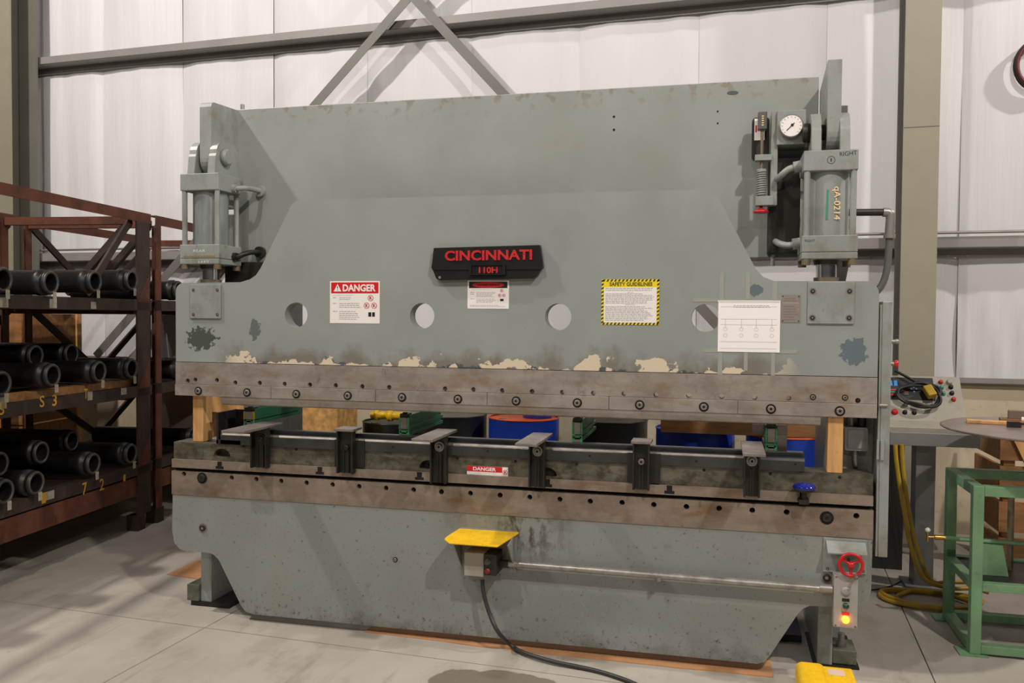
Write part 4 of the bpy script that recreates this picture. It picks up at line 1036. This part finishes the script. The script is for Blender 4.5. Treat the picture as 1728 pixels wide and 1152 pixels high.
# ---- wooden crates and timbers behind the racks
def crate(name, s, o, w, d, h, label, n=4):
    T = thing(name, rk(s, o, 0), label, 'crate', 'wooden crates behind the racks')
    bh = h/n
    for k in range(n):
        z0 = k*bh+.004; z1 = (k+1)*bh-.012
        obj('board', rbox(s, s+w, o-.02, o, z0, z1), WOODD, T); obj('board', rbox(s, s+w, o-d, o-d+.02, z0, z1), WOODD, T)
        obj('board', rbox(s, s+.02, o-d+.02, o-.02, z0, z1), WOODD, T); obj('board', rbox(s+w-.02, s+w, o-d+.02, o-.02, z0, z1), WOODD, T)
    for u in (s+.03, s+w-.1): obj('batten', rbox(u, u+.07, o, o+.02, .0, h), WOOD, T)
for k, (s_, w_, h_, nm) in enumerate(((-3.1, .85, 1.70, 'first'), (-2.15, .9, 1.62, 'second'), (-1.15, .85, 1.74, 'third'), (-.2, .8, 1.60, 'fourth'), (.72, .85, 1.70, 'fifth'))):
    crate('wooden_crate', s_, -1.65-.06*(k % 2), w_, .55, h_, 'brown slatted crate behind the racks, %s counting from the near end' % nm, 5)
tb = thing('timber_trestle', (-2.85, 2.0, 0), 'rough timber trestle standing between the rear rack and the press', 'trestle')
obj('beam', MB().box(-3.05, -2.32, 1.95, 2.07, .90, 1.04), WOOD, tb, .004); obj('leg', MB().box(-3.0, -2.9, 1.96, 2.06, 0, .90), WOODD, tb); obj('leg', MB().box(-2.47, -2.37, 1.96, 2.06, 0, .90), WOODD, tb)
T = thing('osb_box', (-2.08, 2.4, 0), 'pale flake-board box standing behind the press', 'box')
obj('front_panel', MB().box(-2.26, -1.90, 2.2, 2.212, 0, 1.12), OSB, T); obj('rear_panel', MB().box(-2.26, -1.90, 2.588, 2.6, 0, 1.12), OSB, T)
obj('side_panel', MB().box(-2.26, -2.248, 2.212, 2.588, 0, 1.12), OSB, T); obj('side_panel', MB().box(-1.912, -1.90, 2.212, 2.588, 0, 1.12), OSB, T); obj('lid', MB().box(-2.27, -1.89, 2.19, 2.61, 1.12, 1.132), OSB, T)

# ---- drums behind the press
def drum(x, y, body, lid, label, h=.88, r=.288):
    T = thing('steel_drum', (x, y, 0), label, 'drum', 'drums behind the press')
    pr = [(0, r-.004), (.01, r)]
    for zc in (.30, .59): pr += [(zc-.02, r), (zc-.008, r+.007), (zc+.008, r+.007), (zc+.02, r)]
    pr += [(h-.012, r)]
    obj('body', MB().lathe((x, y, 0), (x, y, 9), pr, 40, caps=False), body, T)
    obj('lid', MB().lathe((x, y, h-.016), (x, y, 9), [(0, r-.006), (.004, r-.008)], 40), lid, T)
    obj('rim', MB().torus((x, y, h-.006), (0, 0, 1), r-.002, .007, 40), body if lid is not ORANGE else ORANGE, T)
    obj('bung', MB().cyl((x-.15, y-.12, h-.02), (x-.15, y-.12, h-.006), .03, 14), GALV, T)
drum(-1.05, 2.62, BLKDRUM, LIDG, 'black drum with a grey lid behind the press')
drum(-.43, 2.60, BLUE, ORANGE, 'blue drum with an orange lid and a blue pail on top behind the press')
drum(.28, 2.66, BLKDRUM, BLKDRUM, 'black drum with a black lid behind the press')
drum(.95, 2.30, BLUE, BLUE, 'blue drum with a blue lid behind the press under the brown plank')
drum(1.60, 2.18, BLUE, ORANGE, 'blue drum with an orange rim behind the press near the console')
drum(-1.69, 2.95, BLKDRUM, BLKDRUM, 'short black drum with a yellow coupling on top behind the press', .76)
T = thing('blue_pail', (-.33, 2.66, .87), 'small blue pail standing on the orange drum lid', 'pail')
obj('body', MB().lathe((-.33, 2.66, .8725), (-.33, 2.66, 9), [(0, .12), (.25, .135), (.255, .142), (.27, .142)], 24), BLUE, T); obj('lid', MB().cyl((-.33, 2.66, 1.133), (-.33, 2.66, 1.15), .14, 24), BLKDRUM, T)
mb = MB(); pr = [(0, .03), (.04, .03), (.04, .045), (.07, .045), (.07, .032), (.16, .032), (.16, .05), (.20, .05), (.20, .035), (.36, .035)]
mb.lathe((-1.88, 2.86, .813), (9, 2.86, .813), pr, 16); tag(obj('yellow_coupling', mb, YELP), 'yellow pipe coupling lying on the short black drum behind the press', 'coupling')
mb = MB(); mb.box(.72, 1.84, 1.93, 2.09, .8815, .975); tag(obj('plank', mb, WOODD, None, .003), 'brown plank lying across the blue drums', 'plank')

# ---- control console on a post
CN = thing('control_console', (2.36, 1.75, 0), 'beige slant-top control console on a grey post beside the press', 'console')
x0, x1 = 2.155, 2.615
yf, yb = 1.50, 1.85
prof = [(yf, .99), (yf, 1.03), (yf+.10, 1.06), (yb-.06, 1.325), (yb, 1.325), (yb, .99)]
obj('desk', MB().prism([prof], x0, x1, plane='yz'), BEIGE, CN, .004)
obj('tray', MB().box(x0-.005, x1+.045, yf-.03, yb, .955, .99), GREYC, CN, .004); obj('tray_lip', MB().box(x0-.005, x1+.045, yf-.04, yf-.03, .92, 1.0), GREYC, CN, .003)
obj('post', MB().box(2.33, 2.445, 1.60, 1.74, .02, .955), GREYC, CN, .004); obj('base', MB().box(2.28, 2.50, 1.56, 1.80, 0, .02), GREYC, CN, .003)
tag(obj('dark_cabinet', MB().box(2.02, 2.34, 2.0, 2.4, 0, .93), mat('dark_cabinet', (52, 52, 50), .5), None, .003), 'dark steel cabinet standing behind the control console', 'cabinet')
sl = Vector((0, yb-.06-yf-.10, .265)).normalized(); nn = Vector((0, -sl.z, sl.y)); o_ = Vector((x0, yf+.10, 1.06))
def cp(u, v, w=0.): return o_ + Vector((u, 0, 0)) + sl*v + nn*w
def cbox(u0, u1, v0, v1, w0, w1):
    mb = MB(); q = [cp(u, v, w) for w in (w0, w1) for u, v in ((u0, v0), (u1, v0), (u1, v1), (u0, v1))]
    mb._add(q, [(0, 3, 2, 1), (4, 5, 6, 7), (0, 1, 5, 4), (1, 2, 6, 5), (2, 3, 7, 6), (3, 0, 4, 7)]); return mb
kp = obj('keypad', cbox(.015, .30, .15, .315, .0, .004), BLACK, CN)
LB = mat('lcd_blue', (60, 120, 170), .3, emit=(60, 130, 190), es=.5); LG = mat('key_green', (70, 150, 120), .4); LR = mat('key_red', (190, 60, 56), .4); LT = mat('key_light', (150, 170, 200), .4)
for u0, u1, v0, v1, m_ in ((.03, .055, .25, .29, LB), (.065, .085, .25, .29, LB), (.03, .075, .215, .225, LR), (.03, .065, .20, .208, LG), (.04, .07, .175, .19, LR), (.12, .145, .20, .21, LR), (.12, .145, .185, .195, LG), (.16, .17, .225, .235, LT), (.175, .185, .235, .245, LT), (.19, .2, .225, .235, LT), (.175, .185, .205, .215, LT)):
    obj('key', cbox(u0, u1, v0, v1, .004, .006), m_, kp)
for u, v, m_ in ((.345, .285, LR), (.395, .285, BEIGE), (.345, .245, LG), (.40, .25, BLACKST), (.35, .20, LG), (.40, .205, BLACKST), (.405, .16, LR), (.12, .11, GALV), (.225, .11, GALV), (.28, .11, GALV), (.05, .055, REDP), (.11, .055, BLACKST), (.165, .055, BLACKST)):
    r = .017 if m_ in (REDP, BEIGE) else .012
    mb = MB(); mb.lathe(cp(u, v), cp(u, v, 1), [(0, r+.003), (.004, r+.003), (.006, r), (.018, r), (.021, r*.7)], 16, 0); obj('push_button', mb, m_, CN)
mb = MB(); mb.box(2.625, 2.66, 1.5, 1.54, .70, .955); 
rnd = random.Random(5); pts = []
for i in range(61):
    a = 2*pi*i/20; r = .10+.012*sin(i*.9)
    pts.append(cp(.20 + 1.15*r*cos(a) + .01*sin(i*.37), .16 + .85*r*sin(a) + .008*cos(i*.5), .046+.006*sin(i*1.3)+.012*(i/60)))
pts = [cp(.07, .34, .045), cp(.13, .30, .045)] + pts
PD = thing('pendant_cable', cp(.2, .16, .015), 'coiled black pendant cable lying on the console keypad', 'cable')
obj('coil', MB().tube(smooth_path(pts, 2), .009, 8), BLACK, PD)
mb = MB(); c0, c1 = cp(.245, .22, .05), cp(.27, .14, .065); mb.beam(c0, c1, .055, .045, 0, nn); obj('plug', mb, HOSEY, PD, .008)
# ---- yellow hoses
def hose(pts, label, r=.013):
    tag(obj('air_hose', MB().tube(smooth_path(pts, 8), r, 10), HOSEY), label, 'hose', 'yellow hoses by the console')
hose([(2.17, 1.40, .93), (2.18, 1.39, .80), (2.22, 1.38, .55), (2.27, 1.38, .30), (2.35, 1.40, .12), (2.50, 1.42, .07), (2.62, 1.46, .065), (2.72, 1.46, .05)], 'yellow hose hanging from the console tray down to the floor, nearer the press')
hose([(2.21, 1.42, .93), (2.22, 1.42, .78), (2.26, 1.42, .52), (2.32, 1.42, .26), (2.40, 1.44, .10), (2.50, 1.48, .09), (2.60, 1.50, .09)], 'yellow hose hanging from the console tray down to the floor, nearer the green stand')
cpts = []
for i in range(41):
    a = 2*pi*i/14; cpts.append((2.38+.24*cos(a)+.05*sin(i*.7), 1.33+.16*sin(a)+.02*cos(i*1.1), .014+.012*(i/40)))
hose(cpts, 'loops of yellow hose lying on the floor at the foot of the console')
# ---- thin black lead on the floor
tag(obj('floor_lead', MB().tube(smooth_path([az(1430, 990, .004), az(1470, 995, .004), az(1505, 988, .004), az(1535, 975, .004), az(1570, 985, .004), az(1610, 1012, .004)], 6), .0045, 6), BLACK), 'thin black lead lying on the floor by the yellow hose loops', 'cable')
# ---- green stand
GS = thing('machine_stand', (2.75, .8, 0), 'green square-tube machine stand on the floor beside the console', 'stand')
gx0, gx1, gy0, gy1, gh = 2.372, 3.15, .50, 1.06, .862; w = .052
for x in (gx0, gx1-w):
    for y in (gy0, gy1-w):
        obj('leg', MB().box(x, x+w, y, y+w, .008, gh), GREENF, GS, .004); obj('foot', MB().box(x-.05, x+w+.03, y-.02, y+w+.05, 0, .008), GREENF, GS)
for z0, z1 in ((gh-w, gh), (.012, .055), (.33, .37)):
    for y in (gy0, gy1-w): obj('rail', MB().box(gx0+w, gx1-w, y, y+w, z0, z1), GREENF, GS, .003)
    for x in (gx0, gx1-w): obj('side_rail', MB().box(x, x+w, gy0+w, gy1-w, z0, z1), GREENF, GS, .003)
obj('shelf', MB().box(gx0+w, gx1-w, gy0+w, gy1-w, .35, .36), BLACKST, GS)
mb = MB().prism([[(2.43, .361), (2.60, .361), (2.57, .52), (2.47, .52)]], .70, .76); obj('pedestal', mb, GREENF, GS, .003)
ly = .73
mb = MB(); mb.cyl((2.30, ly, .535), (2.76, ly, .53), .012, 10, 0); mb.cyl((2.25, ly, .536), (2.30, ly, .536), .014, 10, 1); mb.lathe((2.215, ly, .56), (2.215, ly, 3), [(0, .004), (.004, .011), (.012, .015), (.02, .011), (.025, .003)], 12, 2); mb.cyl((2.215, ly, .51), (2.215, ly, .56), .006, 8, 1); mb.cyl((2.215, ly, .535), (2.25, ly, .536), .006, 8, 1)
obj('lever', mb, [GREENF, BRASS, WHITE], GS)
obj('column', MB().cyl((2.90, .8, .365), (2.90, .8, 1.10), .045, 16), BLACKST, GS)
obj('push_rod', MB().cyl((2.64, .82, .365), (2.64, .82, .78), .016, 10), mat('brown_nut', (120, 108, 86), .5, .4), GS)
mb = MB()
for i in range(4):
    for j in range(2):
        mb.box(2.755+i*.022, 2.777+i*.022, .505, .508, gh-.0+j*.022+.001, gh+.022+j*.022, (i+j) % 2)
obj('hazard_tape', mb, [YELP, BLACK], GS)
# ---- round steel table top on the stand's column, with scraps on it
dz = 1.125
tag(obj('round_table_top', MB().lathe((2.90, .8, dz-.012), (2.90, .8, 9), [(0, .60), (.003, .605), (.010, .605), (.012, .60)], 64), mat('brown_steel_disc', (150, 134, 124), .35, .5, .2, 6)), 'round brown steel plate resting on the green stand as a table top', 'table top')
def board(a, b, w, h, z, m_, lab, nm='wood_strip', cat='wood strip'):
    tag(obj(nm, MB().beam((*a, z+h/2), (*b, z+h/2), w, h), m_, None, .002), lab, cat)
board((2.46, 1.0), (3.1, .86), .07, .016, dz+.001, WOOD, 'pale wood strip lying along the rear of the round steel plate')
board((2.66, 1.12), (3.2, 1.02), .09, .018, dz+.001, WOODD, 'brown wood strip lying behind the pale strip on the round steel plate')
board((2.70, 1.11), (3.15, 1.02), .05, .045, dz+.020, mat('grey_brown_block', (120, 104, 92), .6), 'grey-brown block lying on the brown strip on the round plate', 'wood_block', 'wood block')
mb = MB(); mb.tube(smooth_path([(2.73, .98, dz+.030), (2.80, .95, dz+.032), (2.9, .90, dz+.026)], 4), .012, 10); tag(obj('white_marker', mb, WHITE), 'white rod lying on the wood strips on the round plate', 'rod')
mb = MB(); mb.tube(smooth_path([(2.66, .84, dz+.02), (2.72, .85, dz+.022), (2.78, .86, dz+.04), (2.9, .84, dz+.05)], 4), .008, 8); mb.box(2.62, 2.68, .82, .86, dz+.001, dz+.03); tag(obj('black_plug_lead', mb, BLACK), 'black plug and lead lying on the round steel plate', 'cable')
# ---- timber crates behind the stand
def scrap_crate(x, y, w, d, h, label):
    T = thing('timber_crate', (x+w/2, y+d/2, 0), label, 'crate')
    for k in range(4):
        z0 = h*k/4+.01
        obj('board', MB().box(x, x+w, y, y+.025, z0, z0+h/4-.04), WOODD, T); obj('board', MB().box(x, x+.025, y+.03, y+d, z0, z0+h/4-.04), WOODD, T)
    obj('post', MB().box(x+.03, x+.1, y+.026, y+.1, 0, h), WOODD, T); obj('post', MB().box(x+w-.1, x+w-.03, y+.026, y+.1, 0, h), WOODD, T)
    obj('brace', MB().beam((x+.08, y-.02, h*.95), (x+.35, y-.02, h*.35), .05, .03, 0, (0, 1, 0)), WOOD, T)
scrap_crate(2.98, 2.2, .8, .6, .98, 'brown timber crate against the wall behind the round steel plate')
# ---- hose coil at the edge of the frame
c = aw(1722+44, 107, 3.30)
HC = thing('hose_coil', c, 'black hose coil hanging on the wall past the olive column', 'hose coil')
for k in range(3): obj('loop', MB().torus(c + WN*.022*(k-1), WN, .20+.004*k, .014, 40), BLACK if k else mat('dark_red_hose', (92, 26, 28), .5), HC)
obj('hook', MB().beam(c + Vector((0, 0, .19)) - WN*.04, c + Vector((0, 0, .19)) + WN*.06, .03, .012), GALV, HC)
